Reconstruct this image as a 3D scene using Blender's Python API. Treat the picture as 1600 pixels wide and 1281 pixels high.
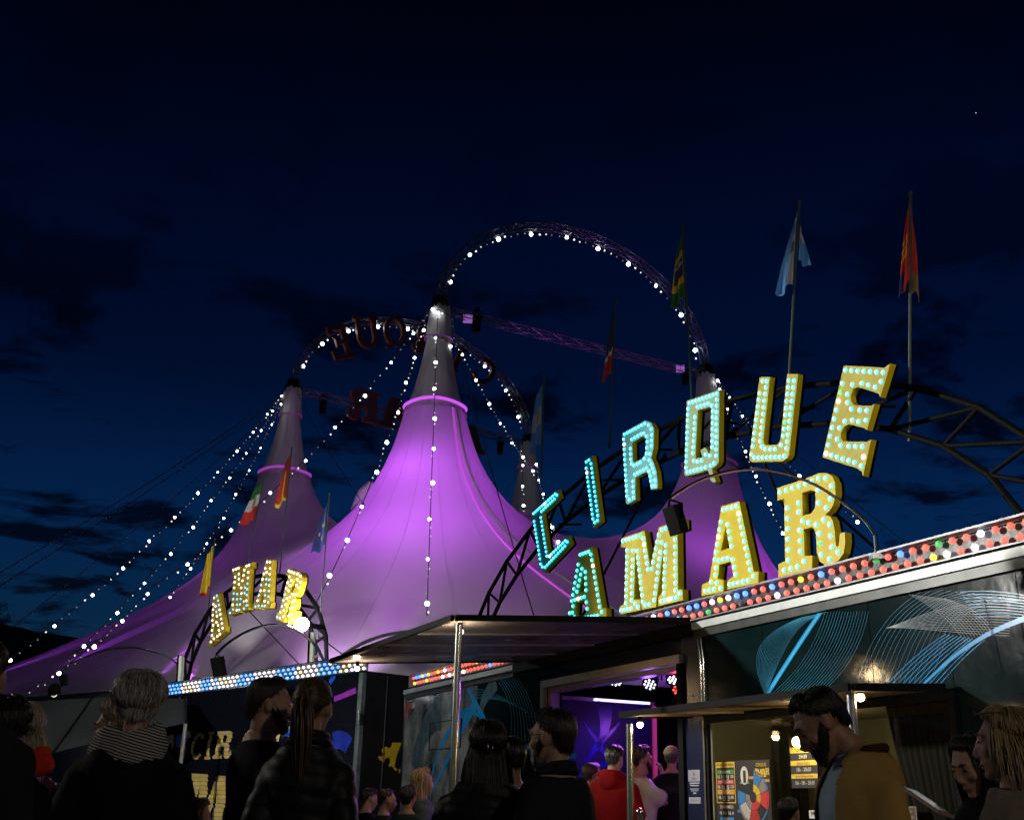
import bpy, bmesh, math, random
import numpy as np
from mathutils import Vector, Matrix, noise
from mathutils.geometry import tessellate_polygon, delaunay_2d_cdt
R_ = math.radians
random.seed(7)
scene = bpy.context.scene
for o in list(bpy.data.objects): bpy.data.objects.remove(o, do_unlink=True)

# ------------------------------------------------------------------ camera
F_PX, IMG_W, IMG_H = 1750.0, 1600.0, 1281.0
CX, CY = 800.0, 640.5
PITCH, ROLL, CAM_H = math.atan(625 / F_PX), R_(1.5), 1.2
FWD = np.array([0, math.cos(PITCH), math.sin(PITCH)])
_r = np.array([1.0, 0, 0]); _u = np.cross(_r, FWD)
RGT = math.cos(ROLL) * _r + math.sin(ROLL) * _u
UPV = -math.sin(ROLL) * _r + math.cos(ROLL) * _u
CAMP = np.array([0, 0, CAM_H])
cam_data = bpy.data.cameras.new('camera')
cam = bpy.data.objects.new('camera', cam_data)
scene.collection.objects.link(cam)
cam.matrix_world = Matrix(((RGT[0], UPV[0], -FWD[0], 0), (RGT[1], UPV[1], -FWD[1], 0), (RGT[2], UPV[2], -FWD[2], CAM_H), (0, 0, 0, 1)))
cam_data.sensor_width = 36; cam_data.lens = 36 * F_PX / IMG_W
cam_data.clip_start = 0.05; cam_data.clip_end = 3000
scene.camera = cam
scene.render.resolution_x = 1024; scene.render.resolution_y = 819

# ------------------------------------------------------------------ sky and sun (dusk, sun below the horizon)
SUN_ROT = R_(200)
world = bpy.data.worlds.new('World'); scene.world = world; world.use_nodes = True
nt = world.node_tree; nt.nodes.clear()
def wn(t, **k):
    n = nt.nodes.new(t)
    for a, b in k.items(): setattr(n, a, b)
    return n
sky = wn('ShaderNodeTexSky', sky_type='NISHITA', sun_disc=False, sun_elevation=R_(0.6), sun_rotation=SUN_ROT, altitude=0, air_density=1.0, dust_density=0.4, ozone_density=4.0)
tc = wn('ShaderNodeTexCoord'); sep = wn('ShaderNodeSeparateXYZ')
nt.links.new(tc.outputs['Generated'], sep.inputs[0])
# dusk: the sky darkens steadily from the horizon to the zenith
gr = wn('ShaderNodeValToRGB'); gr.color_ramp.interpolation = 'EASE'
els = gr.color_ramp.elements
els[0].position = 0.0; els[0].color = (0.22, 0.66, 1.0, 1)
els[1].position = 0.72; els[1].color = (0.010, 0.012, 0.032, 1)
e = els.new(0.20); e.color = (0.085, 0.38, 0.70, 1)
e = els.new(0.38); e.color = (0.030, 0.115, 0.26, 1)
nt.links.new(sep.outputs['Z'], gr.inputs[0])
mul = wn('ShaderNodeMix', data_type='RGBA', blend_type='MULTIPLY'); mul.inputs[0].default_value = 1
nt.links.new(sky.outputs[0], mul.inputs[6]); nt.links.new(gr.outputs[0], mul.inputs[7])
# dark dusk clouds on a flat layer
zc = wn('ShaderNodeMath', operation='ADD'); zc.inputs[1].default_value = 0.12; nt.links.new(sep.outputs['Z'], zc.inputs[0])
dx = wn('ShaderNodeMath', operation='DIVIDE'); dy = wn('ShaderNodeMath', operation='DIVIDE')
nt.links.new(sep.outputs['X'], dx.inputs[0]); nt.links.new(zc.outputs[0], dx.inputs[1])
nt.links.new(sep.outputs['Y'], dy.inputs[0]); nt.links.new(zc.outputs[0], dy.inputs[1])
cmb = wn('ShaderNodeCombineXYZ'); nt.links.new(dx.outputs[0], cmb.inputs[0]); nt.links.new(dy.outputs[0], cmb.inputs[1])
cn = wn('ShaderNodeTexNoise'); cn.inputs['Scale'].default_value = 2.3; cn.inputs['Detail'].default_value = 8; cn.inputs['Roughness'].default_value = 0.6; cn.inputs['Distortion'].default_value = 0.3
nt.links.new(cmb.outputs[0], cn.inputs['Vector'])
cr = wn('ShaderNodeValToRGB'); cr.color_ramp.elements[0].position = 0.52; cr.color_ramp.elements[1].position = 0.585
nt.links.new(cn.outputs[0], cr.inputs[0])
cl = wn('ShaderNodeMix', data_type='RGBA', blend_type='MULTIPLY'); cl.inputs[7].default_value = (0.30, 0.17, 0.16, 1)
cz = wn('ShaderNodeMapRange'); cz.inputs[1].default_value = .34; cz.inputs[2].default_value = .52; cz.inputs[3].default_value = 1.0; cz.inputs[4].default_value = .22; nt.links.new(sep.outputs['Z'], cz.inputs[0])   # clouds thin out overhead
cf = wn('ShaderNodeMath', operation='MULTIPLY'); nt.links.new(cr.outputs[0], cf.inputs[0]); nt.links.new(cz.outputs[0], cf.inputs[1]); nt.links.new(cf.outputs[0], cl.inputs[0]); nt.links.new(mul.outputs[2], cl.inputs[6])
bg = wn('ShaderNodeBackground'); bg.inputs[1].default_value = 0.12
nt.links.new(cl.outputs[2], bg.inputs[0])
wo = wn('ShaderNodeOutputWorld'); nt.links.new(bg.outputs[0], wo.inputs[0])

sun_d = bpy.data.lights.new('sun', 'SUN'); sun_d.energy = 0.004; sun_d.angle = R_(10); sun_d.color = (1.0, 0.8, 0.65)
sun = bpy.data.objects.new('sun', sun_d); scene.collection.objects.link(sun); sun.rotation_euler = (R_(84), 0, R_(-20))
scene.view_settings.view_transform = 'Standard'; scene.view_settings.look = 'None'
scene.view_settings.exposure = 0; scene.view_settings.gamma = 1
scene.cycles.sample_clamp_indirect = 3.0

# ------------------------------------------------------------------ helpers
COL = scene.collection
def V(*a): return np.array(a, float)
def ray(x, y): return FWD + RGT * (x - CX) / F_PX + UPV * (CY - y) / F_PX
def on_plane(x, y, P0, n):
    d = ray(x, y); return CAMP + d * (((np.asarray(P0) - CAMP) @ n) / (d @ n))
def at_z(x, y, z):
    d = ray(x, y); return CAMP + d * ((z - CAM_H) / d[2])
def at_y(x, y, Y):
    d = ray(x, y); return CAMP + d * (Y / d[1])
def unit(v): v = np.asarray(v, float); return v / (np.linalg.norm(v) + 1e-12)
Z3 = V(0, 0, 1)

class Frame:
    """a wall: s runs along it, o points out of it, z up"""
    def __init__(s, P0, d): s.P0 = V(P0[0], P0[1], 0); s.d = V(d[0], d[1], 0); s.n = V(d[1], -d[0], 0)
    def p(s, a, o, z): return s.P0 + s.d * a + s.n * o + Z3 * z
    def px(s, x, y, o=0.0):
        q = on_plane(x, y, s.P0 + s.n * o, s.n); return (float((q - s.P0) @ s.d), float(q[2]))

class MB:
    def __init__(s): s.v = []; s.f = []; s.m = []
    def add(s, verts, faces, mi=0):
        b = len(s.v); s.v += [tuple(map(float, p)) for p in verts]; s.f += [tuple(b + i for i in f) for f in faces]; s.m += [mi] * len(faces)
    def hexa(s, c, mi=0):  # 8 corners: bottom loop then top loop
        s.add(c, [(3, 2, 1, 0), (4, 5, 6, 7), (0, 1, 5, 4), (1, 2, 6, 5), (2, 3, 7, 6), (3, 0, 4, 7)], mi)
    def fbox(s, fr, s0, s1, o0, o1, z0, z1, mi=0):
        s.hexa([fr.p(a, o, z) for z in (z0, z1) for a, o in ((s0, o0), (s0, o1), (s1, o1), (s1, o0))], mi)
    def box(s, c, h, ax=None, mi=0):
        ax = ax or (V(1, 0, 0), V(0, 1, 0), V(0, 0, 1)); c = np.asarray(c, float)
        s.hexa([c + ax[0] * h[0] * i + ax[1] * h[1] * j + ax[2] * h[2] * k for k in (-1, 1) for i, j in ((-1, -1), (1, -1), (1, 1), (-1, 1))], mi)
    def tube(s, pts, r, n=8, mi=0, cap=True, closed=False, flat=1.0):
        pts = [np.asarray(p, float) for p in pts]; m = len(pts)
        rs = list(r) if hasattr(r, '__len__') else [r] * m
        ref = None; vs = []
        for i in range(m):
            a = pts[(i - 1) % m] if (closed or i > 0) else pts[0]; b = pts[(i + 1) % m] if (closed or i < m - 1) else pts[-1]
            t = unit(b - a)
            if ref is None:
                ref = V(0, 0, 1) if abs(t[2]) < 0.9 else V(1, 0, 0)
            u = unit(ref - t * (ref @ t)); w = np.cross(t, u); ref = u
            for k in range(n):
                an = 2 * math.pi * k / n; vs.append(pts[i] + (u * math.cos(an) + w * math.sin(an) * flat) * rs[i])
        fs = []
        for i in range(m if closed else m - 1):
            j = (i + 1) % m
            for k in range(n): fs.append((i * n + k, i * n + (k + 1) % n, j * n + (k + 1) % n, j * n + k))
        if cap and not closed: fs += [tuple(range(n - 1, -1, -1)), tuple((m - 1) * n + k for k in range(n))]
        s.add(vs, fs, mi)
    def strands(s, paths, rads, n=4, mis=None):
        # many thin tubes at once; paths of equal length are batched
        by = {}
        for i, p in enumerate(paths): by.setdefault(len(p), []).append(i)
        for m, ids in by.items():
            P = np.array([[np.asarray(q, float) for q in paths[i]] for i in ids]); T = np.gradient(P, axis=1); T /= np.linalg.norm(T, axis=2, keepdims=True) + 1e-12
            ref = np.array([.31, .55, .77]); U = np.cross(T, ref); U /= np.linalg.norm(U, axis=2, keepdims=True) + 1e-9; Wv = np.cross(T, U)
            Rr = np.array([rads[i] for i in ids])[:, :, None, None]; an = 2 * np.pi * np.arange(n) / n
            VV = P[:, :, None, :] + Rr * (U[:, :, None, :] * np.cos(an)[None, None, :, None] + Wv[:, :, None, :] * np.sin(an)[None, None, :, None])
            fs = [(a * n + k, a * n + (k + 1) % n, (a + 1) * n + (k + 1) % n, (a + 1) * n + k) for a in range(m - 1) for k in range(n)]
            for j, i in enumerate(ids):
                b = len(s.v); s.v += [tuple(q) for q in VV[j].reshape(-1, 3).tolist()]; s.f += [tuple(b + q for q in f) for f in fs]; s.m += [mis[i] if mis else 0] * len(fs)
    def sphere(s, c, r, nu=10, nv=6, mi=0, ax=None):
        r = r if hasattr(r, '__len__') else (r, r, r); c = np.asarray(c, float)
        ax = ax or (V(1, 0, 0), V(0, 1, 0), V(0, 0, 1))
        vs = [c + ax[2] * r[2]]
        for i in range(1, nv):
            t = math.pi * i / nv
            for k in range(nu):
                p = 2 * math.pi * k / nu
                vs.append(c + ax[0] * r[0] * math.sin(t) * math.cos(p) + ax[1] * r[1] * math.sin(t) * math.sin(p) + ax[2] * r[2] * math.cos(t))
        vs.append(c - ax[2] * r[2]); fs = []
        for k in range(nu): fs.append((0, 1 + k, 1 + (k + 1) % nu))
        for i in range(nv - 2):
            for k in range(nu):
                a = 1 + i * nu; fs.append((a + k, a + nu + k, a + nu + (k + 1) % nu, a + (k + 1) % nu))
        l = len(vs) - 1; a = 1 + (nv - 2) * nu
        for k in range(nu): fs.append((l, a + (k + 1) % nu, a + k))
        s.add(vs, fs, mi)
    def lathe(s, c, prof, n=24, mi=0, axis=None, ripple=None):
        ax = axis if axis is not None else Z3
        ref = V(1, 0, 0) if abs(ax[0]) < 0.8 else V(0, 1, 0)
        u = unit(ref - ax * (ref @ ax)); w = np.cross(ax, u); c = np.asarray(c, float); vs = []; fs = []
        for i, (r, z) in enumerate(prof):
            for k in range(n):
                an = 2 * math.pi * k / n; rr = r * (1 + (ripple(an, i) if ripple else 0))
                vs.append(c + (u * math.cos(an) + w * math.sin(an)) * rr + ax * z)
        for i in range(len(prof) - 1):
            for k in range(n): fs.append((i * n + k, i * n + (k + 1) % n, (i + 1) * n + (k + 1) % n, (i + 1) * n + k))
        s.add(vs, fs, mi)
    def prism(s, loops, fn, d0, d1, mi=0, mi_side=None):
        """loops: outer + holes of 2-D points; fn(a,b,depth)->3-D; front at d1, back at d0"""
        msd = mi if mi_side is None else mi_side
        flat = [p for l in loops for p in l]
        tri = tessellate_polygon([[Vector((p[0], p[1], 0)) for p in l] for l in loops])
        n = len(flat)
        s.add([fn(p[0], p[1], d1) for p in flat], [tuple(t) for t in tri], mi)
        s.add([fn(p[0], p[1], d0) for p in flat], [tuple(reversed(t)) for t in tri], msd)
        for l in loops:
            m = len(l)
            s.add([fn(p[0], p[1], d1) for p in l] + [fn(p[0], p[1], d0) for p in l], [(i, (i + 1) % m, m + (i + 1) % m, m + i) for i in range(m)], msd)
    def build(s, name, mats, parent=None, smooth=False, recalc=True, kind=None, label=None):
        base = root_loc(parent)
        me = bpy.data.meshes.new(name)
        me.from_pydata([(p[0] - base[0], p[1] - base[1], p[2] - base[2]) for p in s.v], [], s.f)
        mats = mats if isinstance(mats, (list, tuple)) else [mats]
        for m in mats: me.materials.append(m)
        if len(mats) > 1: me.polygons.foreach_set('material_index', s.m)
        if recalc:
            bm = bmesh.new(); bm.from_mesh(me); bmesh.ops.recalc_face_normals(bm, faces=bm.faces); bm.to_mesh(me); bm.free()
        if smooth:
            me.polygons.foreach_set('use_smooth', [True] * len(me.polygons))
            if smooth != 2: me.set_sharp_from_angle(angle=R_(40))
        return link(name, me, parent, kind, label)

def root_loc(parent):
    l = V(0, 0, 0)
    while parent is not None: l = l + V(*parent.location); parent = parent.parent
    return l
def link(name, data, parent=None, kind=None, label=None):
    o = bpy.data.objects.new(name, data); COL.objects.link(o)
    if parent is not None: o.parent = parent
    if kind: o['kind'] = kind
    if label: o['label'] = label
    return o
def tag(o, label, cat, group=None):
    o['label'] = label; o['category'] = cat
    if group: o['group'] = group
    return o
def thing(name, label, cat, loc=(0, 0, 0), group=None):
    o = bpy.data.objects.new(name, None); COL.objects.link(o); o.location = tuple(map(float, loc)); o.empty_display_size = 0.2
    return tag(o, label, cat, group)
def inst(name, mesh, pos, parent, zdir=None, scale=1.0, label=None):
    o = link(name, mesh, parent, None, label); b = root_loc(parent)
    o.location = tuple(np.asarray(pos, float) - b)
    if zdir is not None: o.rotation_euler = Vector(zdir).to_track_quat('Z', 'Y').to_euler()
    if scale != 1.0: o.scale = (scale,) * 3 if not hasattr(scale, '__len__') else scale
    return o
def mesh_only(mb, mats, smooth=True):
    o = mb.build('tmp', mats, None, smooth); me = o.data; bpy.data.objects.remove(o); return me
def lamp(name, typ, pos, energy, color, parent=None, aim=None, **k):
    d = bpy.data.lights.new(name, typ); d.energy = energy; d.color = color
    for a, b in k.items(): setattr(d, a, b)
    o = link(name, d, parent); o.location = tuple(np.asarray(pos, float) - root_loc(parent))
    if aim is not None: o.rotation_euler = Vector(np.asarray(aim, float) - np.asarray(pos, float)).to_track_quat('-Z', 'Y').to_euler()
    return o

# ------------------------------------------------------------------ materials
MATS = {}
def mat(name, col, rough=0.6, metal=0.0, emit=None, estr=0.0, var=0.15, vscale=6.0, bump=0.0, bscale=40.0, stretch=None, coat=0.0, spec=0.5, sheen=0.0, trans=0.0, alpha=1.0, col2=None, sss=0.0, rvar=0.0):
    if name in MATS: return MATS[name]
    m = bpy.data.materials.new(name); m.use_nodes = True; t = m.node_tree; L = t.links.new
    b = t.nodes['Principled BSDF']
    b.inputs['Roughness'].default_value = rough; b.inputs['Metallic'].default_value = metal
    b.inputs['Specular IOR Level'].default_value = spec; b.inputs['Coat Weight'].default_value = coat
    if coat: b.inputs['Coat Roughness'].default_value = 0.08
    if sheen: b.inputs['Sheen Weight'].default_value = sheen
    if trans: b.inputs['Transmission Weight'].default_value = trans
    if sss: b.inputs['Subsurface Weight'].default_value = sss; b.inputs['Subsurface Radius'].default_value = (0.01, 0.004, 0.002)
    b.inputs['Base Color'].default_value = (*col, 1)
    if alpha < 1: b.inputs['Alpha'].default_value = alpha
    tcn = t.nodes.new('ShaderNodeTexCoord'); vec = tcn.outputs['Object']
    if stretch:
        mp = t.nodes.new('ShaderNodeMapping'); mp.inputs['Scale'].default_value = stretch; L(vec, mp.inputs[0]); vec = mp.outputs[0]
    if var or col2:
        n = t.nodes.new('ShaderNodeTexNoise'); n.inputs['Scale'].default_value = vscale; n.inputs['Detail'].default_value = 6; n.inputs['Roughness'].default_value = 0.62; L(vec, n.inputs['Vector'])
        cr_ = t.nodes.new('ShaderNodeValToRGB'); L(n.outputs[0], cr_.inputs[0])
        c2 = col2 or tuple(min(1, c * (1 + var)) for c in col); c1 = col if col2 else tuple(c * (1 - var) for c in col)
        cr_.color_ramp.elements[0].position = 0.32; cr_.color_ramp.elements[1].position = 0.68
        cr_.color_ramp.elements[0].color = (*c1, 1); cr_.color_ramp.elements[1].color = (*c2, 1)
        L(cr_.outputs[0], b.inputs['Base Color'])
        if rvar:
            mr = t.nodes.new('ShaderNodeMapRange'); mr.inputs[3].default_value = max(0.02, rough - rvar); mr.inputs[4].default_value = rough + rvar; L(n.outputs[0], mr.inputs[0]); L(mr.outputs[0], b.inputs['Roughness'])
    if bump:
        n2 = t.nodes.new('ShaderNodeTexNoise'); n2.inputs['Scale'].default_value = bscale; n2.inputs['Detail'].default_value = 4; L(vec, n2.inputs['Vector'])
        bp = t.nodes.new('ShaderNodeBump'); bp.inputs['Strength'].default_value = min(1, bump); bp.inputs['Distance'].default_value = 0.02 * max(1, bump); L(n2.outputs[0], bp.inputs['Height']); L(bp.outputs[0], b.inputs['Normal'])
    if emit:
        b.inputs['Emission Color'].default_value = (*emit, 1); b.inputs['Emission Strength'].default_value = estr
    MATS[name] = m; return m
def dome_mat(name, hot, rim, s_hot, s_rim):
    # LED dome: white-hot at its tip, coloured towards its rim (by its own height)
    m = bpy.data.materials.new(name); m.use_nodes = True; t = m.node_tree; b = t.nodes['Principled BSDF']; L = t.links.new
    tcn = t.nodes.new('ShaderNodeTexCoord'); sp_ = t.nodes.new('ShaderNodeSeparateXYZ'); L(tcn.outputs['Object'], sp_.inputs[0])
    r = t.nodes.new('ShaderNodeValToRGB'); r.color_ramp.elements[0].position = .42; r.color_ramp.elements[1].position = .80
    r.color_ramp.elements[0].color = (*[c * s_rim / s_hot for c in rim], 1); r.color_ramp.elements[1].color = (*hot, 1); L(sp_.outputs['Z'], r.inputs[0])
    L(r.outputs[0], b.inputs['Emission Color']); b.inputs['Emission Strength'].default_value = s_hot; b.inputs['Base Color'].default_value = (.5, .6, .6, 1); MATS[name] = m; return m
def bulb_mat(name, col, s):
    return mat(name, tuple(min(1, c * 0.6 + 0.2) for c in col), 0.3, emit=col, estr=s, var=0)
# ================================================================== ground and hill
M_ground = mat('trodden_ground', (0.06, 0.055, 0.045), 0.95, var=0.4, vscale=1.2, bump=0.6, bscale=30, col2=(0.10, 0.09, 0.075))
mb = MB(); N = 40
def gz(x, y):
    r = math.hypot(x, y - 30); return 0.0 if r < 70 else 0.5 * noise.noise((x * 0.01, y * 0.01, 0)) * min(1, (r - 70) / 60)
gx = [-900 + 1800 * (i / N) for i in range(N + 1)]
mb.add([(x, y, gz(x, y)) for y in gx for x in gx], [(j * (N + 1) + i, j * (N + 1) + i + 1, (j + 1) * (N + 1) + i + 1, (j + 1) * (N + 1) + i) for j in range(N) for i in range(N)])
mb.build('ground', M_ground, kind='structure', smooth=True)
M_hill = mat('wooded_hill', (0.03, 0.045, 0.025), 0.95, var=0.5, vscale=0.05, bump=1.0, bscale=0.3)
mb = MB(); na, nr = 220, 14
vs = []
for i in range(na + 1):
    az = R_(-75 + 150 * i / na)
    top = 70 * (0.55 + 0.45 * math.cos((math.degrees(az) + 34) * 0.045)) * (1 + 0.10 * noise.noise((az * 5, 1, 0)))
    top += 1.6 * noise.noise((az * 60, 3, 0)) + 0.9 * noise.noise((az * 180, 5, 0)) + 0.6 * noise.noise((az * 500, 8, 0))
    if math.degrees(az) > -12: top *= max(0.25, 1 - (math.degrees(az) + 12) / 40)
    for k in range(nr + 1):
        t = k / nr; rr = 330 + 180 * t
        vs.append((rr * math.sin(az), rr * math.cos(az), -1 + top * math.sin(t * math.pi / 2) ** 0.8))
mb.add(vs, [(i * (nr + 1) + k, (i + 1) * (nr + 1) + k, (i + 1) * (nr + 1) + k + 1, i * (nr + 1) + k + 1) for i in range(na) for k in range(nr)])
mb.build('hill', M_hill, kind='structure')

# one big tree standing on the shoulder of the hill at the left
def make_tree(name, label, base, h, seed):
    rnd = random.Random(seed); t = thing(name, label, 'tree', base)
    mb = MB(); b = np.asarray(base, float)
    mb.tube([b + V(0, 0, -1), b + V(0.1, 0, h * .3), b + V(-.1, 0, h * .6), b + V(0, 0, h * .9)], [h * .035, h * .026, h * .016, h * .004], 8)
    for k in range(7):
        a = k * 2.4; z = h * (.35 + .07 * k); L = h * .3
        mb.tube([b + V(0, 0, z), b + V(math.cos(a) * L * .5, math.sin(a) * L * .5, z + L * .3), b + V(math.cos(a) * L, math.sin(a) * L, z + L * .5)], [h * .014, h * .008, h * .003], 6)
    mb.build('trunk', mat('bark', (0.06, 0.045, 0.035), 0.9), t, True)
    mb = MB()
    for c in range(26):
        d = unit(V(rnd.gauss(0, 1), rnd.gauss(0, 1), rnd.gauss(0, .8))); cc = b + V(0, 0, h * .66) + d * h * .3 * rnd.random() ** .5 * V(1, 1, .95)
        for q in range(70):
            p = cc + V(rnd.gauss(0, 1), rnd.gauss(0, 1), rnd.gauss(0, .8)) * h * .055
            u = unit(V(rnd.gauss(0, 1), rnd.gauss(0, 1), rnd.gauss(0, 1))); w = unit(np.cross(u, V(rnd.gauss(0, 1), rnd.gauss(0, 1), 1))); s = h * .014 * rnd.uniform(.7, 1.4)
            mb.add([p - u * s, p + w * s * .6, p + u * s, p - w * s * .6], [(0, 1, 2, 3)])
    mb.build('crown', mat('leaves', (0.035, 0.06, 0.02), 0.8, var=.4), t, recalc=False)
p = at_y(2, 990, 250)
make_tree('broadleaf_tree', 'dark leafy tree standing against the dusk sky at the left edge', (p[0] - 1.5, p[1], p[2] - 4), 11, 3)

# ================================================================== the big top
HM = 18.0
MAST = {'front': at_z(688, 478, HM), 'left': at_z(458, 605, HM), 'right': at_z(1103, 583, HM), 'rear': at_z(825, 690, HM)}
for k in MAST: MAST[k] = V(MAST[k][0], MAST[k][1], 0)
TC = sum(MAST.values()) / 4
RING_R, RING_Z, EAVE_Z = 1.0, 14.15, 4.0
tent = thing('circus_tent', 'white big top with tall masts, its front cone washed in purple light', 'tent', (TC[0], TC[1], 0))
def foot(phi, k=1.0):
    # rounded square footprint whose corners lie out beyond the masts
    dl = unit(MAST['left'] - TC); a0 = math.atan2(dl[1], dl[0]); q = (phi - a0)
    r = 15.8 * (1 + 0.16 * max(0, math.cos(2 * q)) ** 1.0 * abs(math.cos(2 * q)) + 0.05 * math.cos(4 * q) + .30 * max(0, math.cos(q)) ** 4)
    return TC + V(math.cos(phi), math.sin(phi), 0) * r * k
pts = []; fixed = {}
NS = 44
for ki, mp in enumerate(MAST.values()):
    r = RING_R; j = 0
    while r < 5.2:
        for k in range(NS):
            an = 2 * math.pi * (k + .5 * (j % 2)) / NS; pts.append((mp[0] + r * math.cos(an), mp[1] + r * math.sin(an)))
            if j == 0: fixed[len(pts) - 1] = RING_Z
        r *= 1.17; j += 1
def far(p): return all(math.hypot(p[0] - m[0], p[1] - m[1]) > 5.35 for m in MAST.values())
NB = 120
for k in range(NB):
    p = foot(2 * math.pi * k / NB); pts.append((p[0], p[1])); fixed[len(pts) - 1] = EAVE_Z
for ri in range(1, 9):
    kk = 1 - ri * 0.062
    for k in range(NB):
        p = foot(2 * math.pi * (k + .5 * (ri % 2)) / NB, kk)
        if far(p): pts.append((p[0], p[1]))
for ix in range(-8, 9):
    for iy in range(-8, 9):
        p = TC + V(ix * 1.0 + .5 * (iy % 2), iy * .95, 0)
        if far(p) and np.linalg.norm(p - TC) < 7.0: pts.append((p[0], p[1]))
cd = delaunay_2d_cdt([Vector(p) for p in pts], [], [], 0, 1e-6)
P2 = np.array([(v.x, v.y) for v in cd[0]]); orig = cd[3]
fixz = {}
for i, o_ in enumerate(orig):
    for q in o_:
        if q in fixed: fixz[i] = fixed[q]
tris = []
for f in cd[2]:
    c = P2[list(f)].mean(0)
    if all(math.hypot(c[0] - m[0], c[1] - m[1]) > RING_R * .985 for m in MAST.values()): tris.append(tuple(f))
T = np.array(tris); nP = len(P2)
A = np.zeros((nP, nP))
for a, b, c in ((0, 1, 2), (1, 2, 0), (2, 0, 1)):
    u = P2[T[:, a]] - P2[T[:, c]]; w = P2[T[:, b]] - P2[T[:, c]]
    cot = (u * w).sum(1) / (np.abs(u[:, 0] * w[:, 1] - u[:, 1] * w[:, 0]) + 1e-9)
    np.add.at(A, (T[:, a], T[:, b]), -cot); np.add.at(A, (T[:, b], T[:, a]), -cot)
A[np.arange(nP), np.arange(nP)] = -A.sum(1)
rhs = np.zeros(nP)
for i, z in fixz.items(): A[i, :] = 0; A[i, i] = 1; rhs[i] = z
used = np.zeros(nP, bool); used[T.ravel()] = True
for i in np.where(~used)[0]: A[i, :] = 0; A[i, i] = 1; rhs[i] = EAVE_Z
ZT = np.linalg.solve(A, rhs)
ZT = EAVE_Z + (RING_Z - EAVE_Z) * np.clip((ZT - EAVE_Z) / (RING_Z - EAVE_Z), 0, 1) ** (1 + .70 * np.clip((ZT - EAVE_Z) / (RING_Z - EAVE_Z), 0, 1) ** 2)
def tent_z(x, y):
    a = P2[T[:, 0]]; b = P2[T[:, 1]]; c = P2[T[:, 2]]; p = np.array([x, y])
    d = (b[:, 0] - a[:, 0]) * (c[:, 1] - a[:, 1]) - (c[:, 0] - a[:, 0]) * (b[:, 1] - a[:, 1])
    w1 = ((p[0] - a[:, 0]) * (c[:, 1] - a[:, 1]) - (c[:, 0] - a[:, 0]) * (p[1] - a[:, 1])) / d
    w2 = ((b[:, 0] - a[:, 0]) * (p[1] - a[:, 1]) - (p[0] - a[:, 0]) * (b[:, 1] - a[:, 1])) / d
    ok = (w1 > -.01) & (w2 > -.01) & (w1 + w2 < 1.01)
    if not ok.any(): return None
    i = np.argmax(ok); return float(ZT[T[i, 0]] * (1 - w1[i] - w2[i]) + ZT[T[i, 1]] * w1[i] + ZT[T[i, 2]] * w2[i])
M_tent = mat('tent_canvas', (0.60, 0.57, 0.55), 0.38, var=0.10, vscale=0.5, bump=0.12, bscale=5, stretch=(1, 1, .35), col2=(0.68, 0.66, 0.64), rvar=.1)
tn = M_tent.node_tree; tb = tn.nodes['Principled BSDF']; tl = tn.nodes.new('ShaderNodeBsdfTranslucent'); tl.inputs[0].default_value = (.62, .58, .60, 1); tm = tn.nodes.new('ShaderNodeMixShader'); tm.inputs[0].default_value = .42
tn.links.new(tb.outputs[0], tm.inputs[1]); tn.links.new(tl.outputs[0], tm.inputs[2]); tn.links.new(tm.outputs[0], tn.nodes['Material Output'].inputs[0])
M_wall = mat('tent_side_canvas', (0.10, 0.105, 0.11), 0.7, var=0.15, vscale=2, bump=.25, bscale=3)
mb = MB(); mb.add([(P2[i][0], P2[i][1], ZT[i]) for i in range(nP)], tris); mb.build('roof_canvas', M_tent, tent, 2)
# eave valance and side walls, one panel per bay
M_pole = mat('galvanised_pole', (0.35, 0.35, 0.36), 0.4, .8)
M_black = mat('black_steel', (0.0035, 0.0040, 0.0042), 0.7, .0, var=.3, spec=.12)
M_dkpaint = mat('black_paint', (0.005, 0.005, 0.006), 0.65, var=.3, rvar=.1, spec=.12)
for k in range(40):
    mb = MB(); a0, a1 = 2 * math.pi * k / 40, 2 * math.pi * (k + 1) / 40; vs = []; nn = 8
    for j in range(nn + 1):
        p = foot(a0 + (a1 - a0) * j / nn, .992); q = foot(a0 + (a1 - a0) * j / nn, .965 + .008 * math.sin(j * 2.3))
        vs += [(p[0], p[1], EAVE_Z + .03), (p[0], p[1], EAVE_Z - .35 - .06 * math.sin(math.pi * j / nn)), (q[0], q[1], 0.0)]
    mb.add(vs, [(3 * j, 3 * j + 3, 3 * j + 4, 3 * j + 1) for j in range(nn)] + [(3 * j + 1, 3 * j + 4, 3 * j + 5, 3 * j + 2) for j in range(nn)])
    mb.build('side_wall', M_wall, tent, True)
# seams and rope lights running down the cones
M_seam = mat('seam_webbing', (0.50, 0.46, 0.48), 0.5, var=.1)
def seam_path(mp, phi, rmax=30, curl=0.0):
    out = []; r = RING_R * 1.01
    while r < rmax:
        an = phi + curl * math.log(r); x = mp[0] + r * math.cos(an); y = mp[1] + r * math.sin(an); z = tent_z(x, y)
        if z is None: break
        if any(np.hypot(x - o_[0], y - o_[1]) < 1.2 for o_ in MAST.values() if o_ is not mp): break
        out.append(V(x, y, z)); r *= 1.12
    return out
for nm, mp in MAST.items():
    out_a = math.atan2(mp[1] - TC[1], mp[0] - TC[0])
    for k in range(-4, 5):
        path = seam_path(mp, out_a + k * R_(22) + .06)
        if len(path) > 4:
            mb = MB(); mb.tube([p + V(0, 0, .01) for p in path], .006, 5); mb.build('seam', M_tent, tent, True)
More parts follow.
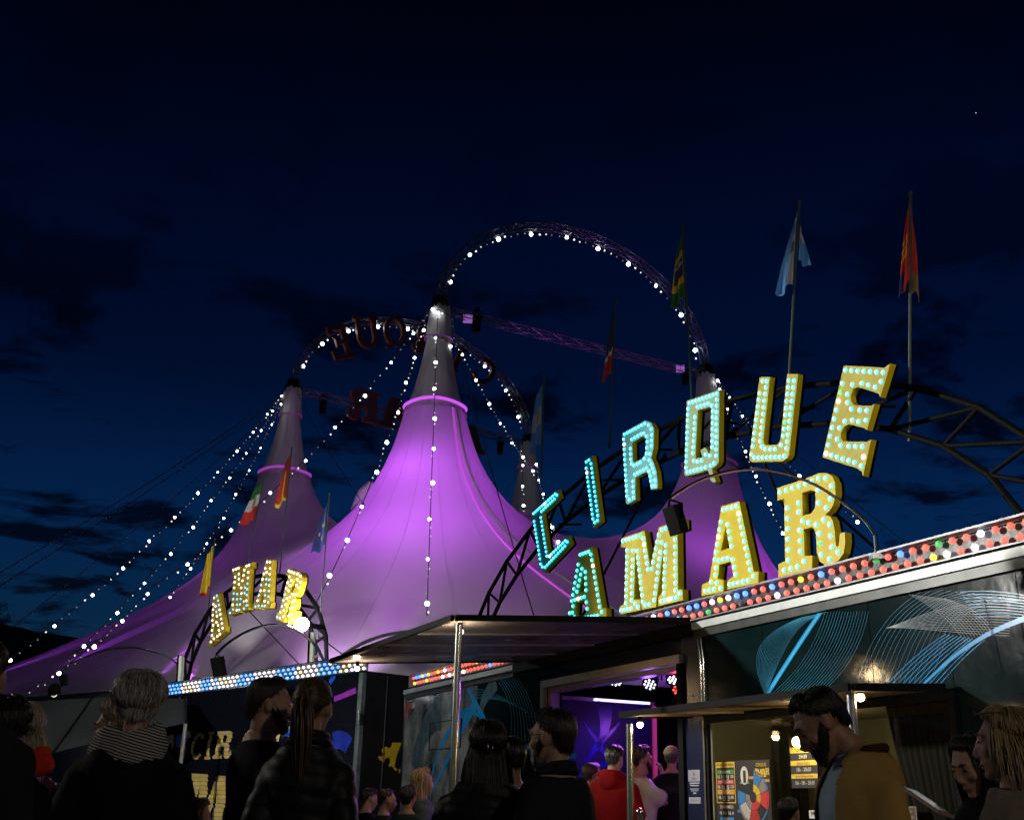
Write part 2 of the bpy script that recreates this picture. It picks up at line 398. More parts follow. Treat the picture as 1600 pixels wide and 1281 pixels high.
# masts, sleeves, rings
M_sleeve = mat('sleeve_canvas', (0.48, 0.45, 0.42), 0.6, var=.18, vscale=1.0, bump=.3, bscale=4, stretch=(3, 3, .3))
M_ring = mat('purple_neon', (0.5, 0.1, 0.6), .4, emit=(0.62, 0.10, 0.85), estr=0.95, var=0)
M_ringdim = mat('purple_rope_faint_glow', (0.35, 0.12, 0.42), .4, emit=(0.5, 0.08, 0.62), estr=.10, var=0)  # dim rings and sleeve hoops still emit a faint purple
for nm, mp in MAST.items():
    prof = [(RING_R * (1.02 - .62 * (t ** .62)), RING_Z - .05 + 2.65 * t) for t in np.linspace(0, 1, 14)]
    prof = [(RING_R * 1.10, RING_Z - .28)] + prof
    mb = MB(); mb.lathe(mp, prof, 72, ripple=lambda a, i: .018 * math.sin(a * 18 + .7 * math.sin(i * .5)) + .012 * math.sin(a * 7 + 2)); s_ = mb.build('lower_sleeve', M_sleeve, tent, 2)
    z1 = RING_Z + 2.52
    mb = MB(); mb.lathe(mp, [(.47, z1 - .02), (.455, z1 + .1), (.43, z1 + .5), (.385, z1 + 1.0), (.36, z1 + 1.28), (.25, z1 + 1.36)], 48, ripple=lambda a, i: .03 * math.sin(a * 11) + .02 * math.sin(a * 5 + i)); mb.build('upper_sleeve', M_sleeve, tent, 2)
    mb = MB(); mb.tube([mp, mp + V(0, 0, HM + .25)], .16, 10); mb.build('king_pole', M_pole, tent, True)
    mb = MB(); mb.lathe(mp, [(.2, HM - .2), (.36, HM - .16), (.38, HM - .02), (.30, HM + .08), (.28, HM + .3), (.12, HM + .35)], 16); mb.build('mast_head', M_black, tent, True)
    mb = MB(); mb.tube([mp + V(math.cos(a) * RING_R * 1.06, math.sin(a) * RING_R * 1.06, RING_Z - .02 + .03 * math.sin(3 * a)) for a in np.linspace(0, 2 * math.pi, 40, endpoint=False)], .055, 8, closed=True)
    mb.build('neon_ring', {'front': M_ring, 'left': mat('purple_neon_faint', (0.5, 0.1, 0.6), .4, emit=(0.62, 0.10, 0.85), estr=.38, var=0)}.get(nm, M_ringdim), tent, 2, label='glowing purple ring round the cone' if nm in ('front', 'left') else None)
    mb = MB(); mb.tube([mp + V(math.cos(a) * .48, math.sin(a) * .48, z1 + .02) for a in np.linspace(0, 2 * math.pi, 28, endpoint=False)], .03, 6, closed=True); mb.build('sleeve_hoop', M_ringdim, tent, 2)
# glowing purple rope down the front-right of the front cone, and a small lamp cover on its left flank
fm = MAST['front']
path = seam_path(fm, R_(-52), 14, .10)
mb = MB(); mb.tube([p + V(0, 0, .04) for p in path], .035, 6); mb.build('rope_light', mat('purple_rope', (0.5, 0.1, 0.5), .4, emit=(0.62, 0.10, 0.72), estr=.55, var=0), tent, 2)
path = seam_path(fm, R_(-44), 14, .10)
mb = MB(); mb.tube([p + V(0, 0, .05) for p in path], .05, 6); mb.build('hem_fold', M_tent, tent, 2)
p0 = on_plane(573, 775, fm, V(0, -1, 0))
mb = MB(); mb.tube([p0 + V(-.35, .2, -.5), p0 + V(-.12, .1, .1), p0 + V(.15, 0, .42), p0 + V(.2, 0, .45)], [.2, .24, .16, .05], 12); mb.build('vent_cowl', mat('purple_cowl', (0.6, .55, .6), .5), tent, 2)

# ---------------------------------------------------------------- truss arches and beams between the masts
M_truss = mat('aluminium_truss', (0.14, 0.14, 0.15), 0.45, .5, var=.2)
def truss(t, path, w, r, nseg, norm, mat_, ups=None):
    """square lattice: four chords and zigzag bracing"""
    path = [np.asarray(p, float) for p in path]; n = len(path); offs = []
    for i in range(n):
        a = path[max(0, i - 1)]; b = path[min(n - 1, i + 1)]; tg = unit(b - a); sd = unit(norm - tg * (norm @ tg)); upd = unit(np.cross(tg, sd)); offs.append((sd, upd))
    ch = []
    for sx, sy in ((-1, -1), (-1, 1), (1, 1), (1, -1)):
        pts_ = [path[i] + offs[i][0] * sx * w / 2 + offs[i][1] * sy * w / 2 for i in range(n)]; ch.append(pts_)
        mb = MB(); mb.tube(pts_, r, 6); mb.build('chord', mat_, t, True)
    mb = MB()
    for i in range(n - 1):
        for c in range(4):
            a, b = ch[c], ch[(c + 1) % 4]
            mb.tube([a[i], b[i + 1]] if i % 2 else [b[i], a[i + 1]], r * .55, 4, cap=False); mb.tube([a[i], b[i]], r * .5, 4, cap=False)
    mb.build('bracing', mat_, t, True, recalc=False)
def arch_pts(a, b, rise, n=34, bulge=0.0, back=V(0, 0, 0)):
    m = (a + b) / 2; h = (b - a) / 2; out = []
    for i in range(n + 1):
        th = math.pi * (1 - i / n); out.append(m + h * math.cos(th) + V(0, 0, HM + .1 + rise * math.sin(th)) + back * math.sin(th))
    return out
ARCH = {}
for nm, a, b, rise, lab, lab2 in (('near', 'front', 'right', 4.5, 'tall lattice arch over the front cone, strung with white bulbs', 'straight purple lattice beam under the tall front arch'),
                                  ('far', 'left', 'rear', 4.35, 'lower lattice arch behind the front cone, carrying backwards letters', 'straight lattice beam under the far arch, with hanging lamps')):
    A_, B_ = MAST[a], MAST[b]; nrm = unit(np.cross(B_ - A_, Z3))
    ap = arch_pts(A_, B_, rise); ARCH[nm] = (A_, B_, nrm, ap)
    t = thing('truss_arch', lab, 'truss', (A_[0], A_[1], HM)); truss(t, ap, .26, .022, 34, nrm, M_truss)
    t = thing('truss_beam', lab2, 'truss', (A_[0], A_[1], HM)); bp = [A_ + (B_ - A_) * k / 26 + V(0, 0, HM - .12) for k in range(27)]
    truss(t, bp, .25, .021, 26, nrm, M_truss)
# lamps hanging on the beams (> yoke, body, lens)
M_purplepanel = mat('purple_lit_panel', (0.4, 0.2, 0.5), .4, emit=(0.42, 0.16, 0.62), estr=.55, var=0)
def hang_lamp(pos, label, s=1.0, panel=None):
    pos = np.asarray(pos); t = thing('stage_lamp', label, 'lamp', pos, 'lamps hanging from the mast beams')
    mb = MB(); mb.tube([pos + V(-.17 * s, 0, -.42 * s), pos + V(-.17 * s, 0, -.08 * s), pos + V(.17 * s, 0, -.08 * s), pos + V(.17 * s, 0, -.42 * s)], .03 * s, 6); mb.box(pos + V(0, 0, -.04 * s), (.09 * s, .09 * s, .06 * s)); mb.build('yoke', M_black, t)
    mb = MB(); mb.lathe(pos + V(0, 0, -.95 * s), [(.02, 0), (.14 * s, .02), (.17 * s, .2 * s), (.16 * s, .55 * s), (.10 * s, .72 * s), (.02, .74 * s)], 16); mb.build('lamp_body', M_black, t, True)
    if panel is not None:
        q = np.asarray(panel); mb = MB(); f = unit(V(-q[0], -q[1], 0)); r = np.cross(f, Z3)
        mb.box(q, (.17, .03, .15), (r, f, Z3)); mb.build('lit_panel', M_purplepanel, t, label='small square lamp face lit purple')
A_, B_, nrm, ap = ARCH['near']; hdir = unit(B_ - A_)
def on_beam(w, x, y): A_, B_, nrm, _ = ARCH[w]; return on_plane(x, y, A_, nrm)
q = on_beam('near', 745, 483); hang_lamp(q, 'black stage lamp under the beam just right of the front mast', 1.0, on_beam('near', 733, 497) - nrm * .1)
q = on_beam('near', 1070, 570); hang_lamp(q, 'black stage lamp at the right end of the purple beam', .9, on_beam('near', 1063, 576))
q = on_beam('far', 506, 617); hang_lamp(q, 'black stage lamp near the left mast, under the far beam', .9)
q = on_beam('far', 782, 683); hang_lamp(q, 'black stage lamp near the rear mast, under the far beam', .9)

# ---------------------------------------------------------------- letters
def zoom(pts, ox, oy, sc): return [(ox + x / sc, oy + y / sc) for x, y in pts]
LET = {}
zA = lambda p: zoom(p, 880, 770, 5.0); zB = lambda p: zoom(p, 820, 560, 4.0); zC = lambda p: zoom(p, 1160, 560, 6.154); zD = lambda p: zoom(p, 1000, 560, 6.406); zE = lambda p: zoom(p, 1200, 730, 7.114)
TR = {
 'C': [zB([(43, 965), (205, 818), (218, 868), (108, 972), (148, 1225), (268, 1108), (285, 1158), (118, 1335), (96, 1300)])],
 'I': [zB([(370, 640), (420, 606), (474, 1018), (425, 1055)])],
 'R': [zB([(608, 465), (752, 388), (790, 400), (808, 440), (805, 560), (790, 620), (803, 645), (822, 700), (830, 770), (828, 812), (788, 820), (776, 745), (765, 705), (690, 745), (693, 882), (640, 912), (632, 900)]), zB([(672, 525), (740, 486), (758, 505), (752, 598), (735, 625), (685, 650), (676, 640)])],
 'Q': [zD([(468, 425), (795, 312), (788, 1030), (767, 1070), (715, 1105), (760, 1230), (735, 1245), (705, 1220), (680, 1118), (600, 1140), (462, 1178), (443, 1160)]), zD([(578, 520), (690, 487), (712, 505), (704, 925), (690, 955), (652, 888), (602, 920), (622, 985), (562, 1002), (553, 975)])],
 'U': [zC([(165, 178), (265, 178), (200, 795), (212, 822), (235, 832), (325, 830), (352, 815), (366, 780), (430, 150), (535, 148), (448, 930), (425, 965), (380, 990), (95, 996), (72, 980), (66, 940)])],
 'E': [zC([(975, 68), (1365, 88), (1425, 48), (1325, 372), (1308, 340), (1265, 322), (1110, 275), (1065, 295), (1040, 360), (1045, 410), (1075, 450), (1240, 455), (1272, 435), (1197, 690), (1172, 670), (1020, 630), (975, 660), (945, 720), (945, 770), (970, 798), (1195, 800), (1237, 778), (1160, 1130), (1145, 1085), (1100, 1055), (770, 950)])],
 'A': [zA([(125, 460), (225, 423), (305, 900), (335, 898), (338, 975), (148, 1005), (148, 960), (180, 940), (168, 838), (95, 860), (88, 935), (115, 955), (118, 1005), (-4, 1024), (2, 975), (38, 955)]), zA([(162, 600), (122, 778), (168, 765)])],
 'M': [zA([(455, 352), (635, 294), (680, 585), (745, 268), (938, 203), (940, 285), (893, 303), (898, 755), (932, 752), (935, 838), (742, 882), (742, 812), (772, 785), (788, 385), (722, 893), (615, 910), (563, 440), (553, 835), (603, 830), (603, 915), (442, 948), (442, 885), (478, 862), (488, 425), (452, 425)])],
 'A2': [zA([(1235, 105), (1375, 65), (1490, 615), (1525, 612), (1525, 700), (1283, 755), (1283, 680), (1330, 650), (1308, 535), (1220, 560), (1207, 670), (1252, 680), (1252, 770), (1080, 805), (1085, 715), (1140, 690)]), zA([(1268, 260), (1232, 452), (1298, 428)])],
 'R2': [zE([(100, 230), (420, 125), (560, 65), (650, 62), (710, 95), (745, 170), (750, 300), (725, 420), (680, 490), (635, 525), (690, 545), (720, 590), (740, 700), (750, 850), (765, 885), (785, 870), (800, 735), (855, 720), (860, 830), (840, 950), (790, 1030), (700, 1080), (630, 1085), (575, 1045), (545, 960), (530, 750), (515, 690), (490, 665), (395, 690), (405, 985), (490, 980), (490, 1125), (115, 1220), (115, 1075), (190, 1040), (178, 350), (105, 370)]), zE([(378, 285), (480, 250), (520, 270), (530, 340), (520, 450), (480, 510), (385, 540)])],
}
WR = Frame((1.778, 10.647), (.4194, -.9078))       # wall of the ticket trailer; s grows to the right, towards the camera
WR.n = V(-.9078, -.4194, 0)
WL = Frame((-3.56, 21.782), (.6537, -.7568)); WL.n = V(-.7568, -.6537, 0)
for k, loops in TR.items(): LET[k] = [[WR.px(x, y, -.1) for x, y in l] for l in loops]
def norm_letter(k):
    l = LET[k]; a = np.array(l[0]); lo, hi = a.min(0), a.max(0); c = (lo + hi) / 2; s = 1 / (hi[1] - lo[1])
    return [[((x - c[0]) * s, (y - c[1]) * s) for x, y in q] for q in l]
def arc(cx, cy, rx, ry, a0, a1, n=14): return [(cx + rx * math.cos(R_(a0 + (a1 - a0) * i / n)), cy + ry * math.sin(R_(a0 + (a1 - a0) * i / n))) for i in range(n + 1)]
PL = {'A': norm_letter('A2'), 'M': norm_letter('M'), 'R': norm_letter('R2'),
      'C': [arc(.05, 0, .38, .5, 40, 320) + arc(.05, 0, .22, .36, 320, 40)],
      'Q': [arc(0, 0, .38, .5, 270, 630 - 12, 22) + [(.10, -.48), (.24, -.62), (.30, -.56)], arc(0, 0, .23, .36, 0, 345, 20)],
      'I': [[(-.17, .5), (.17, .5), (.17, .4), (.09, .4), (.09, -.4), (.17, -.4), (.17, -.5), (-.17, -.5), (-.17, -.4), (-.09, -.4), (-.09, .4), (-.17, .4)]],
      'U': [[(-.42, .5), (-.12, .5), (-.12, .4), (-.19, .38), (-.19, -.2), (-.12, -.33), (0, -.38), (.12, -.33), (.19, -.2), (.19, .38), (.12, .4), (.12, .5), (.42, .5), (.42, .4), (.34, .38), (.34, -.22), (.24, -.42), (0, -.52), (-.24, -.42), (-.34, -.22), (-.34, .38), (-.42, .4)]],
      'E': [[(-.34, .5), (.32, .5), (.32, .25), (.24, .25), (.18, .37), (-.08, .37), (-.08, .07), (.1, .07), (.16, .14), (.16, -.14), (.1, -.06), (-.08, -.06), (-.08, -.37), (.2, -.37), (.28, -.22), (.36, -.22), (.34, -.5), (-.34, -.5), (-.34, -.4), (-.24, -.37), (-.24, .37), (-.34, .4)]]}
def rot2(loops, ang, sc, cx=0, cy=0):
    c, s = math.cos(ang), math.sin(ang); return [[(cx + sc * (x * c - y * s), cy + sc * (x * s + y * c)) for x, y in l] for l in loops]
# backwards letters on the far arch and beam, seen from behind
A_, B_, nrm, ap = ARCH['far']; fd = unit(B_ - A_)
M_backlet = mat('letter_back', (0.035, 0.015, 0.010), .6, var=.4); M_backedge = mat('letter_edge_orange', (0.22, 0.09, 0.01), .5, var=.3)
for ch, x, y, rot, h, lab in (('E', 532, 535, 22, 1.55, 'backwards letter E at the left of the far arch'), ('U', 573, 520, 12, 1.5, 'backwards letter U on the top of the far arch'), ('Q', 617, 518, 2, 1.5, 'backwards letter Q on the top of the far arch'),
                              ('R', 668, 536, -8, 1.4, 'backwards letter R half hidden behind the front mast'), ('I', 715, 562, -22, 1.4, 'backwards letter I right of the front mast'), ('C', 757, 582, -35, 1.5, 'backwards letter C low on the right of the far arch'),
                              ('R', 569, 634, 0, 1.5, 'backwards letter R standing on the far beam'), ('A', 619, 647, 0, 1.45, 'backwards letter A standing on the far beam'), ('A', 738, 686, 0, 1.3, 'backwards letter A on the far beam, right of the front cone')):
    q = on_plane(x, y, A_ + nrm * .3, nrm); t = thing('rooftop_letter', lab, 'letter', q, 'backwards letters on the far arch')
    loops = rot2(PL[ch], R_(rot), h)
    mb = MB(); mb.prism([[(-a, b) for a, b in l] for l in rot2(PL[ch], R_(-rot), h)], lambda a, b, d: q + fd * a + Z3 * b + nrm * d, -.09, .09, 0, 1); mb.build('letter_body', [M_backlet, M_backedge], t)

# ---------------------------------------------------------------- strings of bulbs
M_wire = mat('black_cable', (0.01, 0.01, 0.01), .6, var=0)
B_big = mesh_only((lambda m: (m.sphere((0, 0, 0), 1, 10, 7), m)[1])(MB()), bulb_mat('bulb_white', (0.86, 0.93, 1.0), 18.0))
B_mid = mesh_only((lambda m: (m.sphere((0, 0, 0), 1, 8, 6), m)[1])(MB()), bulb_mat('bulb_soft', (1.0, 0.88, 0.82), 1.3))
B_dim = mesh_only((lambda m: (m.sphere((0, 0, 0), 1, 8, 6), m)[1])(MB()), bulb_mat('bulb_dim', (0.75, 0.55, 0.5), .30))
def string_light(path, label, sp=.34, rb=.062, phase=0, sag=0.0, group=None, wire=True, offs=V(0, 0, -.06)):
    path = [np.asarray(p, float) for p in path]
    if len(path) == 2:
        a, b = path; n = 26; path = [a + (b - a) * i / n - Z3 * sag * 4 * (i / n) * (1 - i / n) for i in range(n + 1)]
    t = thing('string_light', label, 'string lights', path[0], group)
    mb = MB(); mb.tube(path, .012, 4); mb.build('cable', M_wire, t, True)
    seg = [np.linalg.norm(path[i + 1] - path[i]) for i in range(len(path) - 1)]; tot = sum(seg); d = .25; i = 0; acc = 0; k = phase
    while d < tot:
        while acc + seg[i] < d: acc += seg[i]; i += 1
        q = path[i] + (path[i + 1] - path[i]) * (d - acc) / seg[i] + offs + V(random.gauss(0, .02), random.gauss(0, .02), random.gauss(0, .02))
        m = k % 5
        if m == 0: inst('bulb', B_big, q, t, scale=rb * random.uniform(.62, .95))
        elif m == 1: inst('bulb', B_mid, q, t, scale=rb * .45)
        elif m in (2, 4): inst('bulb', B_mid if random.random() < .3 else B_dim, q, t, scale=rb * .33)
        else: inst('bulb', B_dim, q, t, scale=rb * .3)
        k += 1; d += sp * random.uniform(.88, 1.12)
fmT, lmT, rmT, bmT = (MAST[k] + V(0, 0, HM - .25) for k in ('front', 'left', 'right', 'rear'))
for nm in ('near', 'far'):
    A_, B_, nrm, ap = ARCH[nm]
    string_light([p - unit(p - (A_ + B_) / 2 - V(0, 0, HM)) * .25 - nrm * .16 for p in ap[2:-1]], {'near': 'white bulbs along the inner edge of the tall front arch', 'far': 'white bulbs along the inner edge of the far arch'}[nm], .31, .088, 0, offs=V(0, 0, 0))
def hug(p, off=.22):  # keep a string just clear of the canvas
    z = tent_z(p[0], p[1]); return V(p[0], p[1], max(p[2], (z or 0) + off))
def canvas_string(mast, path2, label, **k):
    pts_ = [np.asarray(p, float) for p in path2]; string_light(pts_, label, **k)
f0 = fm + V(0, 0, 0)
def px_string(a, pix, Y, label, **k):   # from a mast head to a far anchor that lies at distance Y
    string_light([a, at_y(pix[0], pix[1], Y)], label, **k)
px_string(fmT + V(-.05, -.42, 0), (667, 962), 25.5, 'string of white bulbs hanging straight down the middle of the purple cone', sag=.35)
px_string(fmT + V(-.42, -.2, 0), (492, 945), 25.5, 'string of white bulbs curving down the left flank of the purple cone', sag=.9, phase=2)
px_string(fmT + V(-.5, 0, -.1), (236, 918), 30.5, 'string of white bulbs from the front mast to the left, crossing the left cone', sag=.9, phase=3)
px_string(fmT + V(.35, -.1, -.6), (838, 742), 48, 'short string of bulbs behind the front mast, falling to the rear mast', sag=.3, phase=1)
px_string(lmT + V(-.4, 0, 0), (12, 1032), 27, 'outermost string of white bulbs sloping to the lower left', sag=.7, phase=0, sp=.40, rb=.055)
px_string(lmT + V(-.4, -.1, -.2), (108, 1030), 28, 'middle string of white bulbs sloping to the lower left', sag=.7, phase=2, sp=.42, rb=.050)
px_string(lmT + V(-.3, -.3, -.3), (262, 935), 31, 'string of white bulbs running down close beside the left cone', sag=.6, phase=4, sp=.42, rb=.045)
px_string(at_y(236, 918, 30.5), (40, 1080), 24, 'low string of white bulbs ending at the eave on the left', sag=.25, phase=0, sp=.36, rb=.055)
px_string(rmT + V(.4, -.2, 0), (1345, 815), 25, 'string of white bulbs behind the letters U and R on the right', sag=.5, phase=0, sp=.55)
px_string(rmT + V(.35, -.3, -.1), (1268, 912), 25, 'string of white bulbs falling behind the large letter R', sag=.4, phase=3, sp=.5)
px_string(bmT + V(.3, -.3, -.4), (880, 860), 34, 'thin string of bulbs from the rear mast, behind the letter C', sag=.5, phase=2, sp=.6)
px_string(at_y(462, 1040, 24), (440, 1052), 22.0, 'short string of two white bulbs above the left trailer', sag=.1, phase=0, sp=.55)
px_string(bmT + V(-.3, -.3, -.2), (818, 800), 40, 'short string of bulbs down the left side of the rear cone', sag=.2, phase=1, sp=.8)
# cluster of bulbs wound round the head of the front mast
string_light([fm + V(.5 * math.cos(a), .5 * math.sin(a), HM - .25 - .16 * (a + 2.5)) for a in np.linspace(-2.6, 6, 24)], 'white bulbs wound round the head of the front mast', .42, .075, 0)
# guy wires
def wire(a, b, label, r=.012, sag=.2):
    a = np.asarray(a, float); b = np.asarray(b, float); n = 12; t = MB()
    t.tube([a + (b - a) * i / n - Z3 * sag * 4 * (i / n) * (1 - i / n) for i in range(n + 1)], r, 5); tag(t.build('guy_wire', M_wire, None, True), label, 'wire', 'guy wires of the masts')
wire(lmT + V(-.3, 0, .1), at_y(-40, 918, 24), 'upper of two long guy wires crossing the sky on the left', .016)
wire(lmT + V(-.3, 0, -.05), at_y(-40, 940, 24), 'lower of two long guy wires crossing the sky on the left', .016)
wire(lmT + V(-.3, 0, -.3), at_y(22, 978, 26), 'third guy wire on the left, below the long pair', .012)
wire(lmT + V(.2, -.1, 0), at_y(570, 790, 33), 'guy wire crossing the gap between left and front cone', .014)
wire(rmT + V(.2, -.3, -.3), at_y(1440, 960, 22), 'thin guy wire behind the large letter R', .010)
wire(rmT + V(.2, -.3, -.1), at_y(1560, 960, 18), 'thin guy wire running down behind the light strip', .009)
wire(fmT + V(.4, -.1, -.2), at_y(835, 965, 24), 'guy wire passing in front of the purple cone on its right', .014)
wire(bmT + V(-.2, -.2, -.3), at_y(770, 800, 38), 'short guy wire left of the rear cone', .010)

# ---------------------------------------------------------------- assumed purple wash lights, standing unseen behind the trailers
M_lens = mat('lamp_lens_purple', (0.5, .3, .6), .2, emit=(0.55, 0.12, 0.9), estr=3.0, var=0)
def wash(pos, aim, energy, label, col=(0.53, 0.085, 0.91), size=R_(44), blend=.9):
    pos = np.asarray(pos, float); t = thing('wash_light', label, 'lamp', (pos[0], pos[1], 0), 'assumed purple wash lights at the foot of the tent'); ax = unit(np.asarray(aim) - pos)
    mb = MB(); mb.tube([V(pos[0], pos[1], 0), pos + V(0, 0, -.2)], .04, 8); mb.build('stand', M_black, t, True)
    mb = MB(); mb.lathe(pos - ax * .2, [(.02, -.02), (.16, 0), (.18, .2), (.19, .24), (.165, .24), (.16, .19)], 16, axis=ax); mb.build('lamp_body', M_black, t, True)
    mb = MB(); mb.lathe(pos - ax * .2, [(.0, .2), (.155, .2)], 16, axis=ax); mb.build('lens', M_lens, t)
    lamp('wash_beam', 'SPOT', pos + ax * .08, energy, col, t, aim, spot_size=size, spot_blend=blend, shadow_soft_size=.12)
fr = fm
wash((-4.6, 25.6, 3.9), (fr[0] - .6, fr[1] - 3, 6.6), 2900, 'pale wash light in front of the tent, left of the front cone', (.70, .38, .90), R_(66))
wash((-3.4, 25.4, 3.9), (fr[0], fr[1] - 1.6, 9.4), 2600, 'purple spotlight aimed at the middle of the front cone', size=R_(24), blend=.9)
wash((1.2, 26.6, 3.9), (fr[0] + .8, fr[1] - 3, 6.6), 1500, 'pale wash light in front of the tent, right of the front cone', (.70, .38, .90), R_(60))
wash((-8.2, 29.2, 4.0), (MAST['left'][0] + .5, MAST['left'][1] - 3, 6.3), 1700, 'purple wash light at the foot of the left cone')
wash((8.0, 32.0, 4.0), (MAST['right'][0] + .9, MAST['right'][1], 9), 6500, 'pale purple wash light at the foot of the right cone', (.72, .45, .95), R_(46))
wash((-6.3, 28.6, 3.6), (MAST['left'][0] + .2, MAST['left'][1], 11.8), 3000, 'added white fill light on the left cone', (.95, .92, .86), R_(40), .9)  # unseen white fill, added to turn the left cone greyer
wash((2.4, 26.9, 3.9), (3.2, 39.4, 18.2), 4800, 'purple spotlight aimed up at the beam of the front arch', size=R_(27), blend=.5)
wash((-9.4, 30.2, 4.0), (-4.2, 48.3, 20.6), 3000, 'purple spotlight aimed up at the far arch', size=R_(24), blend=.5)
# assumed lamps, unseen inside the tent: their light shows through the canvas
for nm_, off_, z_, en, lab in (('front', V(-.35, -.5, 0), 11.6, 210, 'upper purple lamp inside the tent under the front cone'), ('front', V(-.5, -.7, 0), 8.2, 800, 'lower purple lamp inside the tent under the front cone'), ('left', V(-2.4, -.4, 0), 7.4, 260, 'purple lamp inside the tent under the left cone'), ('right', V(-.2, -1.2, 0), 8.6, 420, 'purple lamp inside the tent under the right cone')):
    q = MAST[nm_] + off_ + V(0, 0, z_); t = thing('tent_lamp', lab, 'lamp', q, 'assumed purple lamps inside the tent')
    mb = MB(); mb.sphere(q, .12, 10, 8); mb.build('lamp_globe', M_lens, t, True); mb = MB(); mb.tube([q + V(0, 0, .1), MAST[nm_] + V(0, 0, z_ + 2.0)], .02, 6); mb.build('hanger', M_black, t)
    lamp('tent_glow', 'POINT', q - V(0, 0, .2), en, (0.53, 0.080, 0.91), t, shadow_soft_size=.7)
# narrow beams raking along the canvas at the left eave
for i, (ph_, k_, up_, en_) in enumerate(((184, .80, 6, 2600), (196, .76, 7, 2600), (209, .76, 8, 2200))):
    a = foot(R_(ph_), 1.01); b = foot(R_(ph_ + up_), k_)
    wash(V(a[0], a[1], 4.5), V(b[0], b[1], tent_z(b[0], b[1]) - .10), en_, ('purple spotlight at the very left of the eave', 'purple spotlight at the left eave, its beam raking over the canvas', 'purple spotlight further right along the left eave')[i], (0.45, .05, 1.0), R_(15), .5)

# a single star, low and bright on the right of the sky
q = at_y(1525, 177, 1500); mb = MB(); mb.sphere(q, .75, 8, 6); tag(mb.build('star', bulb_mat('starlight', (.9, .95, 1.0), 1.0), None, True), 'single bright star high on the right of the night sky', 'star')
# ================================================================== ticket trailer (right)
M_panel = mat('printed_film', (0.002, 0.009, 0.010), 0.12, var=.5, vscale=.9, bump=.35, bscale=1.7, coat=.0, spec=.35, col2=(0.006, 0.022, 0.023), rvar=.05)
M_film_refl = mat('film_pale_reflections', (0.006, 0.016, 0.018), 0.14, var=.5, vscale=2.1, bump=.5, bscale=2.2, coat=.4, col2=(0.50, 0.51, 0.47), rvar=.06)  # pale swirls stand for reflections, put into the film colour
M_rail = mat('white_rail', (0.62, 0.66, 0.64), .4, .2, var=.2, vscale=3)
M_chrome = mat('chrome_trim', (0.6, 0.6, 0.58), .18, 1.0, var=.1)
M_brass = mat('worn_metal_trim', (0.38, 0.34, 0.26), .3, .9, var=.2)
M_roofm = mat('trailer_roof', (0.05, 0.055, 0.06), .5, .3)
M_blue = mat('print_blue', (0.01, 0.42, 1.0), .2, coat=.4, var=.1, vscale=4)
M_blue2 = mat('print_pale_blue', (0.045, 0.28, 0.46), .2, coat=.3, var=.3, vscale=4)
M_white = mat('print_white', (0.55, 0.62, 0.64), .2, coat=.3, var=.2)
S0, S1 = -7.86, 5.2
trailer = thing('ticket_trailer', 'long black trailer with a glossy printed wall, open doorway and ticket window', 'trailer', WR.p(0, 0, 0))
DEEP = -2.5
def panel(s0, s1, z0, z1, m=None, o0=-.05, o1=0.0, name='wall_panel'):
    mb = MB(); mb.fbox(WR, s0 + .004, s1 - .004, o0, o1, z0 + .003, z1 - .003); return mb.build(name, m or M_panel, trailer)
TOP = 2.80
for a, b in ((-7.86, -7.0), (-7.0, -5.1), (-5.1, -3.12)): panel(a, b, .35, TOP, M_film_refl if a < -5.2 else M_panel)
panel(-3.12, -.22, 2.60, TOP)                                        # over the doorway
panel(-.22, .10, .35, TOP, mat('dark_blue_panel', (0.010, 0.016, 0.045), .25, var=.2))
for a, b in ((.10, 1.02), (1.02, 2.33), (2.33, 3.10), (3.10, 3.72), (3.72, 5.2)): panel(a, b, 2.04 if a < 3.0 else .35, TOP, None if a < 2.3 else M_panel)
panel(.10, 3.10, .35, 1.02)                                          # under the ticket window
mb = MB(); mb.fbox(WR, S0, S1, DEEP, -.05, 2.82, 2.88); mb.build('roof', M_roofm, trailer)
mb = MB(); mb.fbox(WR, S0, S0 + .05, DEEP, -.052, .35, 2.815); mb.fbox(WR, S1 - .05, S1, DEEP, -.052, .35, 2.815); mb.fbox(WR, S0 + .055, S1 - .055, DEEP, DEEP + .05, .35, 2.815); mb.build('body_shell', mat('shell_paint', (0.02, 0.02, 0.022), .5), trailer)
mb = MB(); mb.fbox(WR, S0, S1, DEEP, -.06, .10, .30); mb.build('floor_frame', M_black, trailer)
for a, b in ((S0, -3.9), (.02, S1)): mb = MB(); mb.fbox(WR, a, b, .004, .05, 2.84, 2.905); mb.build('top_rail', M_rail, trailer)
for a, b in ((S0, -3.92), (.03, S1)): mb = MB(); mb.fbox(WR, a, b, .003, .035, 2.765, 2.832); mb.build('gutter', mat('dull_gutter', (0.06, 0.065, 0.06), .35, .5, var=.3), trailer)
mb = MB(); mb.fbox(WR, -3.9, .02, .004, .06, 2.80, 2.90); mb.build('hinge_rail', M_dkpaint, trailer)
mb = MB(); mb.fbox(WR, S0 - .02, S0 + .06, -.06, .02, .3, 2.83); mb.build('corner_post', M_chrome, trailer)
mb = MB(); mb.fbox(WR, S0 + .07, S0 + .30, .003, .006, 2.62, 2.70); mb.fbox(WR, S0 + .07, S0 + .12, .003, .006, 2.50, 2.62); mb.build('red_reflector', mat('red_tape', (0.6, 0.03, 0.02), .3), trailer)
mb = MB(); mb.fbox(WR, S0 + .30, S0 + .42, .003, .006, 2.62, 2.70); mb.build('white_reflector', M_white, trailer)
